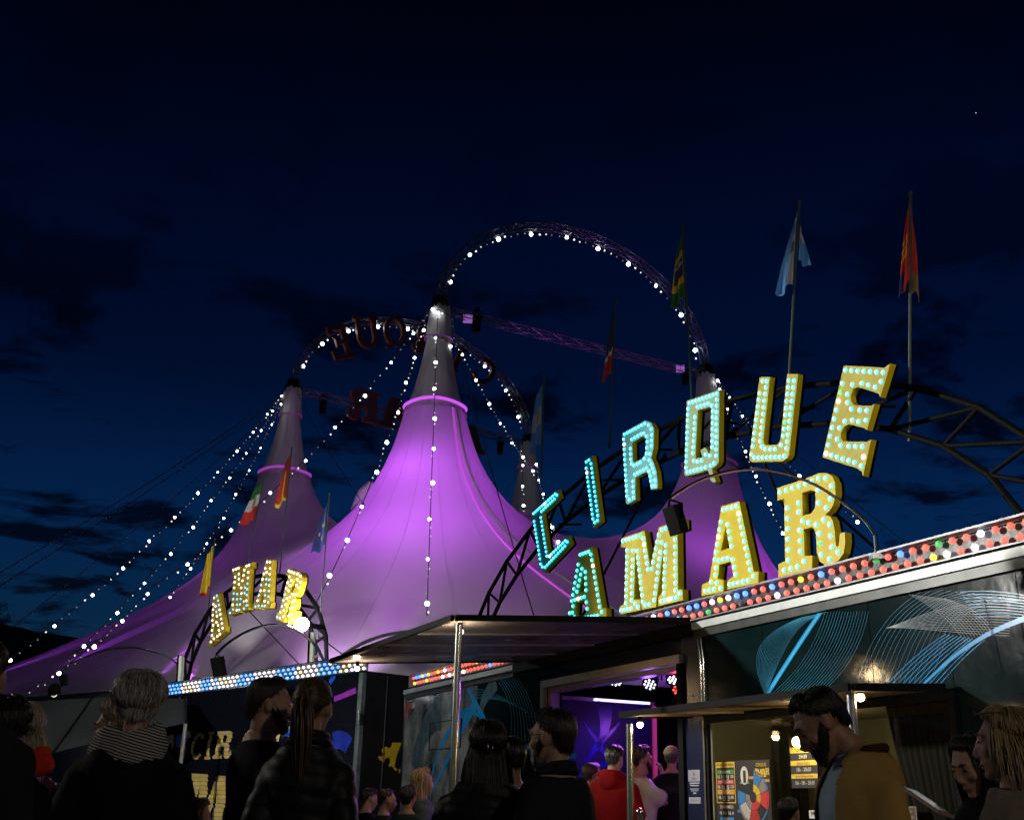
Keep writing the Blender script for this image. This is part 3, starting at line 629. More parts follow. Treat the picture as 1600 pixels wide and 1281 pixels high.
# wheels under the near end are below the picture but belong to the trailer
for s_ in (2.0, 3.1):
    mb = MB(); mb.lathe(WR.p(s_, -.1, .33), [(.0, -.1), (.17, -.1), (.32, -.08), (.33, 0), (.32, .08), (.17, .1), (.0, .1)], 20, axis=WR.n); mb.build('wheel', mat('tyre', (0.012, 0.012, 0.012), .8), trailer, True)
# folded seams, a service hatch and cables on the wall
mb = MB()
for a, b, z0, z1 in ((-6.75, -5.6, 2.35, 2.36), (-6.75, -5.6, 1.98, 1.99), (-5.6, -5.59, 1.98, 2.36), (-6.76, -6.75, 1.98, 2.36)): mb.fbox(WR, a, b, .003, .014, z0, z1)
mb.build('hatch_frame', M_dkpaint, trailer)
for s_, dz in ((.11, .0), (.155, .02)):
    mb = MB(); mb.tube([WR.p(s_ - .04 + .02 * math.sin(k * 1.1), .02, 2.80 - k * .12) if k < 2 else WR.p(s_, .02, 2.80 - k * .12) for k in range(7)], .008, 6); mb.build('wall_cable', M_chrome, trailer, True)
mb = MB(); mb.tube([WR.p(3.45 + .012 * k, .012, 2.62 - .09 * k) for k in range(6)], .003, 4); mb.build('hanging_wire', M_chrome, trailer)
# ---- printed light-trail graphics (flat ribbons on the film)
def bez(p, n=26):
    p = [np.array(q, float) for q in p]; out = []
    for i in range(n + 1):
        t = i / n; q = p
        while len(q) > 1: q = [q[j] * (1 - t) + q[j + 1] * t for j in range(len(q) - 1)]
        out.append(q[0])
    return out
def ribbons(name, curves, m, o):
    mb = MB()
    for pxs, w in curves:
        pts_ = []
        for x, y in pxs:
            s_, z_ = WR.px(x, y, o)
            pts_.append((s_, z_))
        n = len(pts_); vs = []
        for i in range(n):
            a = np.array(pts_[max(0, i - 1)]); b = np.array(pts_[min(n - 1, i + 1)]); t = b - a; t = t / (np.linalg.norm(t) + 1e-9); nn = np.array([-t[1], t[0]])
            ww = w(i / (n - 1)) if callable(w) else w
            for sg in (-1, 1): q = np.array(pts_[i]) + nn * sg * ww / 2; vs.append((q[0], q[1]))
        for i in range(n - 1):
            c = [vs[2 * i], vs[2 * i + 1], vs[2 * i + 3], vs[2 * i + 2]]
            mz = np.mean([q[1] for q in c]); ms = np.mean([q[0] for q in c])
            if mz > 2.755 or (mz < 2.06 and ms > -.2 and ms < 3.1) or mz < .4: continue
            mb.add([WR.p(q[0], o, q[1]) for q in c], [(0, 1, 2, 3)])
    mb.build(name, m, trailer, recalc=False)
taper = lambda a, b: (lambda t: a + (b - a) * t)
ribbons('print_stroke', [(bez([(1194, 1092), (1235, 1025), (1286, 950)]), .045)], M_blue, .0035)
ribbons('print_core', [(bez([(1198, 1086), (1237, 1023), (1284, 953)]), .016)], mat('print_light_blue', (0.12, .62, 1.0), .2), .0045)
ribbons('print_fan', [(bez([(1196, 1086), (1196 - 34 + i * 4.2, 1010 - i * 1.5), (1190 + i * 3.5, 985 - i), (1284 + i * 1.2, 952)]), .0030) for i in range(18)]
        + [(bez([(1200 + i * 5, 1084), (1262 + i * 5, 1035), (1285 + i * 4.5, 955)]), .0028) for i in range(1, 17)], M_blue2, .003)
ribbons('print_fan', [(bez([(1338 + i * 8, 1072), (1360 + i * 9, 985), (1400 + i * 6, 945 - i), (1450 + i * 12, 918 + i * 1.5)]), .0024) for i in range(15)], M_blue2, .003)
ribbons('print_mesh', [(bez([(1384, 981), (1432, 966 + i * 1.0), (1480, 935 + i * 4.5), (1578, 945 + i * 4)]), .0016) for i in range(13)]
        + [(bez([(1420 + i * 5, 928 + i * .6), (1465 + i * 6, 950), (1490 + i * 5, 975), (1508 + i * 4, 1003 - i * 1.8)]), .0015) for i in range(12)], M_white, .0035)
ribbons('print_stroke', [(bez([(1425, 1085), (1480, 1035), (1520, 985), (1640, 955)]), taper(.014, .04))], M_blue, .0045)
ribbons('print_streaks', [(bez([(1380 + i * 9, 1075 - i * .8), (1430 + i * 8, 1020), (1478 + i * 6, 990 + i)]), .004) for i in range(11)], M_blue, .0032)
ribbons('print_streaks', [(bez([(1500 + i * 3, 925 + i * 5), (1560, 918 + i * 5), (1640, 938 + i * 4)]), .004) for i in range(9)], M_blue, .0032)
# far end of the wall
ribbons('print_stroke', [(bez([(731, 1075), (745, 1100), (758, 1128)]), taper(.05, .10)), (bez([(758, 1128), (800, 1160), (850, 1182), (900, 1180)]), .05), (bez([(704, 1122), (722, 1105), (742, 1108), (758, 1126)]), .05), (bez([(666, 1282), (672, 1200), (684, 1150), (732, 1108)]), taper(.03, .10)), (bez([(664, 1255), (700, 1190), (728, 1120), (742, 1100)]), taper(.03, .16))], M_blue, .0035)
ribbons('print_fan', [(bez([(776 + i * 4, 1062 - i * .4), (800 + i * 4, 1090), (806 + i * 4, 1125), (792 + i * 7, 1180)]), .010) for i in range(9)] + [(bez([(690 + 3 * i, 1124 - i * 5), (716 + 2 * i, 1092 - i * 6), (748 + 3 * i, 1082 - i * 2), (800 + 5 * i, 1098 + i * 3)]), .006) for i in range(6)], M_blue2, .003)
M_veil = mat('print_veil', (0.10, 0.16, 0.18), .2, var=.4, vscale=6)
ribbons('print_veil', [(bez([(752, 1128), (748, 1100), (760, 1085), (775, 1064)]), taper(.10, .24))], M_veil, .0025)
ribbons('print_veil', [(bez([(648, 1200), (656, 1150), (672, 1118), (690, 1112)]), taper(.3, .5))], M_veil, .0025)

# ---- doorway: frame, room behind it
M_frame = M_brass
mb = MB()
mb.fbox(WR, -3.14, -.20, .002, .05, 2.56, 2.64); mb.fbox(WR, -3.14, -3.05, .002, .05, .35, 2.558); mb.build('door_frame', M_frame, trailer)
mb = MB(); mb.fbox(WR, -.285, -.2, .001, .03, .35, 2.558); mb.build('door_frame', M_dkpaint, trailer)
mb = MB(); mb.fbox(WR, -3.03, -2.96, -.12, .0, .32, 2.555); mb.fbox(WR, -3.03, -.29, -.12, -.0, 2.50, 2.553); mb.build('inner_frame', mat('violet_trim', (.25, .2, .26), .35, .4), trailer)
M_room = mat('room_wall', (0.62, 0.58, 0.62), .5, var=.1)
mb = MB(); mb.fbox(WR, -2.98, .02, DEEP + .06, -.13, 2.66, 2.70); mb.build('room_ceiling', M_room, trailer)
mb = MB(); mb.fbox(WR, -2.97, .02, DEEP + .06, DEEP + .10, .31, 2.655); mb.build('room_back_wall', M_room, trailer)
mb = MB(); mb.fbox(WR, .0, .04, DEEP + .11, -.13, .31, 2.655); mb.build('room_side_wall', M_room, trailer)
mb = MB(); mb.fbox(WR, -3.0, .04, DEEP + .11, -.06, .302, .312); mb.build('room_floor', mat('room_floor', (.04, .035, .04), .4), trailer)
# left partition, glossy and dark with a blue swirl, running inwards from the jamb
FP = Frame(WR.p(-2.93, 0, 0)[:2], -WR.n[:2])      # s = depth into the trailer; faces the doorway
FP.n = WR.d
def fpx(x, y, o=0.0): q = on_plane(x, y, FP.P0 + FP.n * o, FP.n); return (float((q - FP.P0) @ FP.d), float(q[2]))
pe, pz = fpx(1018, 1100); pe = min(max(pe, 1.0), 2.2)
M_swirl = mat('dark_gloss_panel', (0.006, 0.006, 0.03), .38, var=.6, vscale=1.5, col2=(0.01, 0.012, 0.09), spec=.2)
mb = MB(); mb.fbox(FP, .13, pe, -.03, .0, .32, 2.42); mb.build('partition', M_swirl, trailer)
mb = MB(); mb.fbox(FP, .13, pe + .03, -.04, .02, 2.425, 2.47); mb.build('partition_rail', M_chrome, trailer)
mb = MB(); mb.fbox(FP, pe + .002, pe + .05, -.035, .03, .32, 2.42); mb.build('partition_edge', mat('pink_edge', (.6, .25, .35), .35, emit=(.75, .03, .12), estr=.22, var=0), trailer, label='partition edge glowing pink red')
def pl_rib(curves, m, o=.003):
    mb = MB()
    for pxs, w in curves:
        pts_ = [fpx(x, y, o) for x, y in pxs]; n = len(pts_)
        for i in range(n - 1):
            (a, b), (c, d) = pts_[i], pts_[i + 1]; t = np.array([c - a, d - b]); t = t / (np.linalg.norm(t) + 1e-9); nn = np.array([-t[1], t[0]]); w0 = w(i / (n - 1)); w1 = w((i + 1) / (n - 1))
            c4 = [np.array([a, b]) + nn * w0, np.array([a, b]) - nn * w0, np.array([c, d]) - nn * w1, np.array([c, d]) + nn * w1]
            if all(.15 < q[0] < pe - .02 and .35 < q[1] < 2.40 for q in c4): mb.add([FP.p(q[0], o, q[1]) for q in c4], [(0, 1, 2, 3)])
    mb.build('swirl_ribbon', m, trailer, recalc=False)  # blue swirl laid on the partition as thin ribbons
pl_rib([(bez([(935, 1162), (948, 1150), (960, 1140), (968, 1128)]), taper(.035, .008)), (bez([(935, 1160), (941, 1172), (946, 1183), (960, 1190)]), taper(.04, .01)), (bez([(945, 1105), (948, 1130), (945, 1150), (934, 1162)]), taper(.10, .02)), (bez([(915, 1190), (925, 1178), (930, 1170), (935, 1160)]), taper(.02, .05)), (bez([(934, 1160), (925, 1145), (920, 1140), (912, 1128)]), taper(.03, .008)), (bez([(905, 1215), (920, 1198), (940, 1190), (965, 1195)]), taper(.02, .03))],
       mat('swirl_blue', (0.006, 0.008, 0.40), .25, var=.5, vscale=7, col2=(.004, .004, .10)))
lt_ = thing('led_tube', 'glowing blue-white light tube along the top of the dark partition', 'light tube', FP.p(.8, .03, 2.45))
mb = MB(); mb.tube([FP.p(.55, .035, 2.45), FP.p(pe - .05, .035, 2.45)], .014, 8); mb.build('tube', bulb_mat('led_tube', (.55, .50, 1.0), 2.6), lt_, True)
for k_ in (.6, pe - .1): mb = MB(); mb.fbox(FP, k_, k_ + .03, .021, .03, 2.43, 2.47); mb.build('clip', M_black, lt_)
lamp('room_fill', 'POINT', FP.p(1.3, 1.0, 2.2), 12, (.40, .09, .95), lt_, shadow_soft_size=.10)  # added violet fill in mid room, away from the tube
# LED par cans on the ceiling of the room
M_ledw = bulb_mat('led_white', (0.80, 0.80, 1.0), 2.2); M_ledr = bulb_mat('led_red', (1.0, 0.06, 0.04), 3.0)
led_w = mesh_only((lambda m: (m.sphere((0, 0, 0), 1, 8, 5), m)[1])(MB()), M_ledw); led_r = mesh_only((lambda m: (m.sphere((0, 0, 0), 1, 8, 5), m)[1])(MB()), M_ledr)
FQ = lambda x, y, o: WR.p(*(lambda sz: (sz[0], o, sz[1]))(WR.px(x, y, o)))
for i, (x, y, red, aim) in enumerate(((962, 1067, 0, (-.1, -.5, -1)), (1015, 1070, 0, (-.25, -.75, -.7)), (1053, 1063, 0, (-.1, -.6, -.9)), (1061, 1078, 1, (0, -.7, -.7)))):
    q = FQ(x, y, -.7 if i != 3 else -.9); ax = unit(V(*aim)); lab = ('white LED can lamp on the left of the doorway ceiling', 'white LED can lamp in the middle of the doorway ceiling', 'white LED can lamp on the right of the doorway ceiling', 'red LED can lamp tucked under the right ceiling lamp')[i]
    t = thing('can_lamp', lab, 'lamp', q, 'LED can lamps in the doorway')
    rr = .088
    mb = MB(); mb.lathe(q - ax * .16, [(.02, -.05), (rr * .8, -.02), (rr, .05), (rr, .16), (rr * .93, .16), (rr * .9, .13), (0.0, .13)], 18, axis=ax); mb.build('lamp_body', M_black, t, True)
    mb = MB(); mb.tube([q - ax * .1 + V(.12, 0, 0), q - ax * .12 + V(.12, 0, .12), V(q[0], q[1], 2.62), q - ax * .12 + V(-.12, 0, .12), q - ax * .1 + V(-.12, 0, 0)], .012, 5); mb.build('bracket', M_black, t)
    u = unit(np.cross(ax, V(1, 0, .2))); w = np.cross(ax, u)
    for k in range(12):
        a = k * 2 * math.pi / 8; r2 = rr * (.66 if k < 8 else .28); a2 = a if k < 8 else (k - 8) * math.pi / 2 + .4
        inst('led', led_r if red else led_w, q - ax * .012 + (u * math.cos(a2) + w * math.sin(a2)) * r2, t, scale=.0125)
    lamp('can_beam', 'SPOT', q + ax * .05, 95 if not red else 40, ((.50, .14, 1.0), (.28, .10, 1.0), (.55, .12, .95), (1, .05, .08))[i], t, q + ax, spot_size=R_(120), spot_blend=.8, shadow_soft_size=.08)

# ---- ticket window
M_inner = mat('booth_wall', (0.19, 0.20, 0.14), .55, var=.2, vscale=2.0)
mb = MB(); mb.fbox(WR, .12, 3.08, -1.3, -1.26, 1.0, 2.6); mb.build('booth_back_wall', M_inner, trailer)
mb = MB(); mb.fbox(WR, .12, 3.08, -1.25, -.06, 2.05, 2.10); mb.build('booth_ceiling', M_inner, trailer)
for a in (.10, 3.06): mb = MB(); mb.fbox(WR, a, a + .04, -1.25, -.06, 1.0, 2.04); mb.build('booth_side_wall', M_inner, trailer)
mb = MB(); mb.fbox(WR, .12, 3.08, -.5, .12, .99, 1.03); mb.build('counter', mat('counter', (.2, .15, .1), .3), trailer)
for q_, m_ in (((.12, .145, .002, .03, 1.0, 2.04), M_brass), ((.17, .20, .002, .03, 1.0, 1.98), M_dkpaint), ((.15, 3.12, .002, .03, 1.985, 2.04), M_dkpaint), ((3.06, 3.12, .002, .04, 1.03, 1.98), M_dkpaint)): mb = MB(); mb.fbox(WR, *q_); mb.build('window_frame', m_, trailer)
g = bpy.data.materials.new('window_glass'); g.use_nodes = True; gt = g.node_tree; gt.nodes.clear()
go = gt.nodes.new('ShaderNodeOutputMaterial'); gm = gt.nodes.new('ShaderNodeMixShader'); gtr = gt.nodes.new('ShaderNodeBsdfTransparent'); gg = gt.nodes.new('ShaderNodeBsdfGlossy'); gg.inputs['Roughness'].default_value = .03; gtr.inputs[0].default_value = (.90, .93, .88, 1); gm.inputs[0].default_value = .05
gt.links.new(gtr.outputs[0], gm.inputs[1]); gt.links.new(gg.outputs[0], gm.inputs[2]); gt.links.new(gm.outputs[0], go.inputs[0])
mb = MB(); mb.fbox(WR, .20, 3.06, -.04, -.034, 1.03, 1.985); mb.build('window_pane', g, trailer)
# curtains inside the window: pleated sheets
M_curt = mat('curtain_cloth', (0.014, 0.008, 0.006), .9, var=.3, vscale=3)
def curtain(s0, s1, z0, z1, o, label, flare=0.0, ns=40):
    t = MB(); vs = []
    for i in range(ns + 1):
        for j in range(9):
            v = j / 8; a = s0 + (s1 - s0) * i / ns; a = s1 + (a - s1) * (1 - flare * v)
            vs.append(WR.p(a, o + .022 * math.sin(i * 1.7 + .4 * math.sin(j)) * (.5 + .5 * v), z1 + (z0 - z1) * v))
    t.add(vs, [(i * 9 + j, (i + 1) * 9 + j, (i + 1) * 9 + j + 1, i * 9 + j + 1) for i in range(ns) for j in range(8)])
    return tag(t.build('curtain', M_curt, None, 2), label, 'curtain')
curtain(2.32, 3.05, 1.04, 2.0, -.10, 'wide dark brown curtain on the right of the ticket window', .28)
curtain(.62, .84, 1.04, 2.0, -.55, 'narrow dark curtain inside the ticket window, behind the price poster', -.1, 16)

def text_mesh(txt, size, extrude=0.0, align='CENTER', bold=0.0, sx=1.0):
    c = bpy.data.curves.new('txt', 'FONT'); c.body = txt; c.size = size; c.align_x = align; c.align_y = 'CENTER'; c.extrude = extrude; c.offset = bold; c.resolution_u = 2
    o = bpy.data.objects.new('txt', c); COL.objects.link(o); dg = bpy.context.evaluated_depsgraph_get(); me = bpy.data.meshes.new_from_object(o.evaluated_get(dg)); bpy.data.objects.remove(o); bpy.data.curves.remove(c)
    vs = [(v.co.x * sx, v.co.y) for v in me.vertices]; fs = [tuple(p.vertices) for p in me.polygons]; bpy.data.meshes.remove(me); return vs, fs
def put_text(mb, fr, txt, s_, z_, o, size, align='CENTER', bold=0.0, sx=1.0, mi=0, slant=0.0):
    vs, fs = text_mesh(txt, size, 0, align, bold, sx); mb.add([fr.p(s_ + x + slant * y, o, z_ + y) for x, y in vs], fs, mi)
def rect(mb, fr, s0, s1, z0, z1, o, mi=0): mb.add([fr.p(s0, o, z0), fr.p(s1, o, z0), fr.p(s1, o, z1), fr.p(s0, o, z1)], [(0, 1, 2, 3)], mi)
ink = lambda n, c: mat('ink_' + n, c, .45, var=0)
K, Y_, W_, G_, R2_, O_, B2_, GR_ = ink('black', (.012, .010, .008)), ink('yellow', (.75, .50, .02)), ink('white', (.7, .66, .58)), ink('green', (.04, .28, .03)), ink('red', (.62, .03, .02)), ink('orange', (.70, .32, .02)), ink('blue', (.03, .22, .50)), ink('grey', (.28, .22, .19))
# price poster with the seating plan (flat print on a thin board)
t = thing('price_poster', 'black price poster with a coloured seating plan, left in the ticket window', 'poster', WR.p(.65, .01, 1.05))
mb = MB(); mb.fbox(WR, .265, 1.035, -.005, .004, 1.05, 1.652); mb.build('board', K, t)
mb = MB(); o = .0065
for a, b, c, d in ((.275, .555, 1.60, 1.645), (.275, .283, 1.315, 1.60), (.547, .555, 1.315, 1.60), (.275, .555, 1.307, 1.315)): rect(mb, WR, a, b, c, d, o)
rect(mb, WR, .29, .54, 1.378, 1.418, o, 5)
rect(mb, WR, .29, .54, 1.545, 1.58, o, 2); rect(mb, WR, .29, .54, 1.462, 1.498, o, 3)
rect(mb, WR, .32, .515, 1.262, 1.29, o, 6); rect(mb, WR, .32, .515, 1.165, 1.193, o, 4)
rect(mb, WR, .62, .755, 1.462, 1.482, o, 2); rect(mb, WR, .75, .86, 1.50, 1.522, o, 5); rect(mb, WR, .92, 1.028, 1.475, 1.497, o, 5); rect(mb, WR, .575, .70, 1.232, 1.256, o, 4); rect(mb, WR, .66, .775, 1.188, 1.21, o, 6)
o2 = .008
for txt, s_, z_, sz, mi in (('ESCOLHA SEU PREÇO', .415, 1.622, .026, 1), ('CAMAROTE', .415, 1.562, .028, 7), ('R$ 200   R$ 130', .415, 1.523, .036, 7), ('SUPERPULLMAN', .415, 1.48, .029, 7), ('R$ 200   R$ 120', .415, 1.44, .036, 7), ('PLATEIA', .415, 1.398, .03, 7), ('R$ 160   R$ 80', .415, 1.353, .036, 7), ('PULLMAN', .417, 1.276, .024, 7), ('R$ 120   R$ 60', .417, 1.225, .034, 7), ('GERAL', .417, 1.179, .024, 7),
                            ('inteira       meia', .415, 1.502, .015, 7), ('inteira       meia', .415, 1.425, .015, 7), ('inteira       meia', .415, 1.332, .015, 7), ('CAMAROTE', .687, 1.472, .018, 7), ('CIRQUE', .925, 1.612, .040, 0)):
    put_text(mb, WR, txt, s_, z_, o2, sz, mi=mi, bold=.0006)
xx = .85
for ch, dz, sz in (('A', -.010, .055), ('M', -.02, .066), ('A', -.02, .066), ('R', -.010, .055)):
    for l in [rot2(PL[ch], 0, sz, xx, 1.568 + dz)]:
        tri = tessellate_polygon([[Vector((p_[0], p_[1], 0)) for p_ in q] for q in l]); fl = [p_ for q in l for p_ in q]; mb.add([WR.p(a, o2, b) for a, b in fl], [tuple(x) for x in tri], 0)
    xx += .052
# seating plan: fan of blocks round the ring
def sector(cx, cz, r0, r1, a0, a1, mi, oo, n=8):
    pts_ = [(cx + r * math.cos(R_(a)), cz + r * math.sin(R_(a))) for r, rng in ((r0, np.linspace(a0, a1, n)), (r1, np.linspace(a1, a0, n))) for a in rng]
    mb.add([WR.p(a, oo, b) for a, b in pts_], [(i, i + 1, 2 * n - 2 - i, 2 * n - 1 - i) for i in range(n - 1)], mi)
pc = (.80, 1.355)
for a0, a1, m0, m1, m2 in ((50, 84, 0, 4, 4), (16, 48, 0, 6, 4), (-28, 14, 5, 3, 3), (-62, -30, 3, 1, 4), (-108, -64, 3, 3, 5), (-160, -110, 6, 7, 6), (-196, -162, 6, 4, 4)):
    sector(*pc, .045, .105, a0, a1, m0, o2); sector(*pc, .11, .195, a0, a1, m1, o2); sector(*pc, .20, .215, a0, a1, m2, o2)
for r in np.linspace(.125, .185, 5): sector(*pc, r, r + .004, -158, -66, 1, o2 + .0008, 12)
mb.add([WR.p(.69 + .055 * math.cos(a), o2, 1.53 + .075 * math.sin(a)) for a in np.linspace(0, 2 * math.pi, 20, endpoint=False)], [tuple(range(20))], 7)
rect(mb, WR, .675, .712, 1.47, 1.57, o2 + .001, 1)
mb.build('print', [Y_, K, G_, R2_, B2_, O_, GR_, W_], t, recalc=False)
# opening hours poster
t = thing('hours_poster', 'black and yellow opening hours poster glaring under a lamp in the ticket window', 'poster', WR.p(1.47, .01, 1.42))
mb = MB(); mb.fbox(WR, 1.31, 1.635, -.005, .004, 1.425, 1.82); mb.build('board', K, t)
mb = MB(); rect(mb, WR, 1.312, 1.633, 1.595, 1.632, .0065, 0); rect(mb, WR, 1.312, 1.633, 1.497, 1.53, .0065, 0); rect(mb, WR, 1.312, 1.633, 1.69, 1.735, .0065, 0)
put_text(mb, WR, 'Sexta-Feira', 1.47, 1.612, .008, .042, mi=1, sx=.85); put_text(mb, WR, '18h - 20h30', 1.47, 1.562, .008, .044, mi=2, sx=.85); put_text(mb, WR, 'Sábado, Domingo e Feriado', 1.473, 1.513, .008, .026, mi=1, sx=.75); put_text(mb, WR, '16h - 18h - 20h30', 1.475, 1.462, .008, .042, mi=2, sx=.78); put_text(mb, WR, 'Quinta', 1.44, 1.712, .008, .036, mi=1); put_text(mb, WR, '20h30', 1.47, 1.66, .008, .04, mi=2)
mb.build('print', [Y_, K, W_], t, recalc=False)
# clip lamp that glares on the poster
lp = WR.p(1.53, .10, 1.765); t = thing('clip_lamp', 'glowing bulb in front of the opening hours poster', 'lamp', lp)
mb = MB(); mb.sphere(lp, .042, 14, 10); mb.build('bulb', bulb_mat('warm_bulb', (1.0, .78, .38), 40), t, 2)
mb = MB(); mb.tube([lp + V(0, 0, .03), lp + V(0, 0, .10), WR.p(1.53, .04, 1.95)], [.018, .02, .006], 8); mb.build('socket', M_black, t, True)
lamp('bulb_glow', 'POINT', lp + WR.n * .0 + V(0, 0, -.0), 9.0, (1.0, .72, .34), t, shadow_soft_size=.045)
# notices on the blue post, and the small sign beneath the curtain
t = thing('notice_sheet', 'white notice sheets on the dark blue post beside the doorway', 'notice', WR.p(-.08, .01, 1.3))
for z0, z1 in ((1.49, 1.59), (1.30, 1.355)):
    mb = MB(); mb.fbox(WR, -.165, .02, .001, .004, z0, z1); mb.build('sheet', mat('notice_paper', (.36, .36, .40), .5), t)
mb = MB()
for z_, w, h in ((1.475, .16, .012), (1.455, .14, .010), (1.425, .14, .008), (1.41, .12, .007), (1.39, .05, .012)): rect(mb, WR, -.07 - w / 2, -.07 + w / 2, z_ - h / 2, z_ + h / 2, .003)
put_text(mb, WR, 'AVISO', -.07, 1.51, .006, .028, mi=1); put_text(mb, WR, 'R', -.07, 1.55, .006, .05, mi=1); put_text(mb, WR, 'informações na bilheteria', -.07, 1.327, .006, .014, mi=1)
mb.build('print', [mat('notice_ink', (.42, .44, .52), .5), K], t, recalc=False)
t = thing('price_note', 'small brown note about paying children, below the curtain', 'sign', WR.p(2.53, .01, 1.1))
mb = MB(); mb.fbox(WR, 2.415, 2.645, -.005, .004, 1.10, 1.295); mb.build('board', mat('note_brown', (.06, .03, .02), .5), t)
mb = MB(); rect(mb, WR, 2.415, 2.645, 1.291, 1.295, .0055); rect(mb, WR, 2.415, 2.419, 1.10, 1.29, .0055); rect(mb, WR, 2.641, 2.645, 1.10, 1.29, .0055)
for i, tx in enumerate(('Crianças a partir', 'de 02 anos pagam', 'ingresso.')): put_text(mb, WR, tx, 2.425, 1.265 - i * .038, .006, .031, 'LEFT', sx=.88)
mb.build('print', mat('note_ink', (.6, .48, .26), .5), t, recalc=False)
t = thing('window_label', 'small white strip with dark letters behind the brown jacket', 'sign', WR.p(1.62, .01, 1.2)); mb = MB(); mb.fbox(WR, 1.50, 1.78, .0, .004, 1.20, 1.26); mb.build('board', W_, t); mb = MB(); put_text(mb, WR, 'ME', 1.56, 1.23, .006, .055, mi=0); mb.build('print', K, t, recalc=False)

# ---- fold-up flaps (awnings)
M_under = mat('flap_underside', (0.30, 0.30, 0.36), .24, .1, var=.25, vscale=3, bump=.10, bscale=3, stretch=(1, 1, 1), rvar=.1)
def flap(label, s0, s1, zh, so0, so1, o_out, zo, poles, lamps, under):
    t = thing('awning_flap', label, 'awning', WR.p((s0 + s1) / 2, .1, zh))
    A = [WR.p(s0, .07, zh), WR.p(s1, .07, zh), WR.p(so1, o_out, zo), WR.p(so0, o_out, zo)]
    up = V(0, 0, .035); mb = MB(); mb.hexa([a for a in A] + [a + up for a in A]); mb.build('flap_panel', under, t)
    for i in (1, 2, 3):
        a, b = A[i], A[(i + 1) % 4]; c = (A[0] + A[1] + A[2] + A[3]) / 4
        out_ = unit(np.cross(unit(b - a), Z3)); out_ = out_ if out_ @ (c - a) < 0 else -out_
        mb = MB(); q = [a + out_ * .004, b + out_ * .004, b + out_ * .035, a + out_ * .035]; mb.hexa([x - Z3 * .012 for x in q] + [x + Z3 * .04 for x in q]); mb.build('edge_trim', M_dkpaint, t)
    for k in range(1, 4):  # ribs under the sheet
        f = k / 4; a = A[0] + (A[1] - A[0]) * f; b = A[3] + (A[2] - A[3]) * f; dd = unit(A[1] - A[0]) * .012
        mb = MB(); q = [a - dd, a + dd, b + dd, b - dd]; mb.hexa([x - Z3 * .02 for x in q] + [x - Z3 * .002 for x in q]); mb.build('rib', under, t)
    for s_, o_, ztop, m in poles:
        a = WR.p(s_, o_, 0); mb = MB(); mb.tube([a, WR.p(s_, o_, ztop)], .032, 12); p_ = mb.build('support_pole', m, t, True)
        mb = MB(); mb.box(WR.p(s_, o_, ztop - .06), (.024, .024, .04), (WR.d, WR.n, Z3)); mb.build('bracket', M_dkpaint, p_)
    for s_, o_, z_, e in lamps:
        q = WR.p(s_, o_, z_); mb = MB(); mb.sphere(q, .028 if o_ > 0 else .012, 12, 8); l_ = mb.build('bulb', bulb_mat('awning_bulb', (1.0, .70, .36), 14), t, 2)
        mb = MB(); mb.tube([q + V(0, 0, .02), q + V(0, 0, .07)], .02, 8); mb.build('socket', M_black, l_)
        lamp('bulb_glow', 'POINT', q - V(0, 0, .035), e, (1.0, .68, .36), t, shadow_soft_size=.03)
s_a, z_a = WR.px(510, 1037, 2.45); s_b, z_b = WR.px(710, 968, 2.45)
M_pole2 = mat('polished_pole', (0.62, 0.58, 0.48), .2, 1.0, var=.15, vscale=2)
flap('large dark flap raised like an awning over the doorway, on a shiny pole', -3.62, .0, 2.915, -3.60, s_b, 2.45, z_b, [(s_b - .06, 2.38, z_b - .03, M_pole2)], [(s_b - .22, 2.3, z_b - .06, 13.0), (-3.45, 2.2, z_b - .06, 14.0)], M_under)
s_c, z_c = WR.px(972, 1131, .8); s_d, z_d = WR.px(1330, 1062, .8)
M_under2 = mat('booth_flap_underside', (0.30, 0.22, 0.13), .35, .1, var=.2, vscale=3)
flap('smaller dark flap over the ticket window, lit warm underneath', .04, 3.06, 2.05, s_c, s_d, .80, (z_c + z_d) / 2, [(s_c + .06, .76, z_c - .0, M_pole2), (s_d - .06, .76, z_d - .02, mat('grey_strut', (.35, .36, .38), .35, .8))], [(s_c + .14, .70, 1.94, 5.0), (1.35, -.28, 1.94, 8.0), (2.95, .70, 1.97, 3.5)], M_under2)

# ================================================================== bulb strip on the trailer roof
COLB = {'r': (1.0, .17, .11), 'b': (.08, .25, 1.0), 'w': (.85, .82, 1.0), 'y': (1.0, .62, .06), 'g': (.05, .6, .12), 'o': None}
SB = {}
for k, c in COLB.items():
    m_ = MB(); m_.sphere((0, 0, 0), 1, 10, 7); SB[k] = mesh_only(m_, mat('bulb_off', (.25, .22, .22), .2, var=0) if c is None else bulb_mat('strip_' + k, c, {'r': 1.0, 'b': 2.2, 'w': 2.6, 'y': 1.5, 'g': .8}[k]))
M_mirror = mat('strip_backing', (.05, .048, .05), .35, .0, var=.2, vscale=8, bump=.2, bscale=12)
strip = thing('light_strip', 'long strip of red, blue and white bulbs along the roof edge of the ticket trailer', 'light strip', WR.p(0, -.05, 2.95))
mb = MB(); mb.fbox(WR, S0 + .1, S1, -.10, -.085, 2.955, 3.115); mb.build('backing', M_mirror, strip)
mb = MB(); mb.fbox(WR, S0 + .1, S1, -.083, .0, 3.117, 3.132); mb.fbox(WR, S0 + .1, S1, -.083, -.0, 2.94, 2.952); mb.fbox(WR, S0 + .085, S0 + .098, -.1, .0, 2.94, 3.13); mb.build('housing', mat('strip_housing', (.30, .30, .31), .4, .4), strip)
for s_ in np.arange(S0 + .4, S1, 1.1):
    mb = MB(); mb.fbox(WR, s_, s_ + .04, -.08, -.02, 2.885, 2.938); mb.build('foot_bracket', M_dkpaint, strip)
rs = random.Random(5)
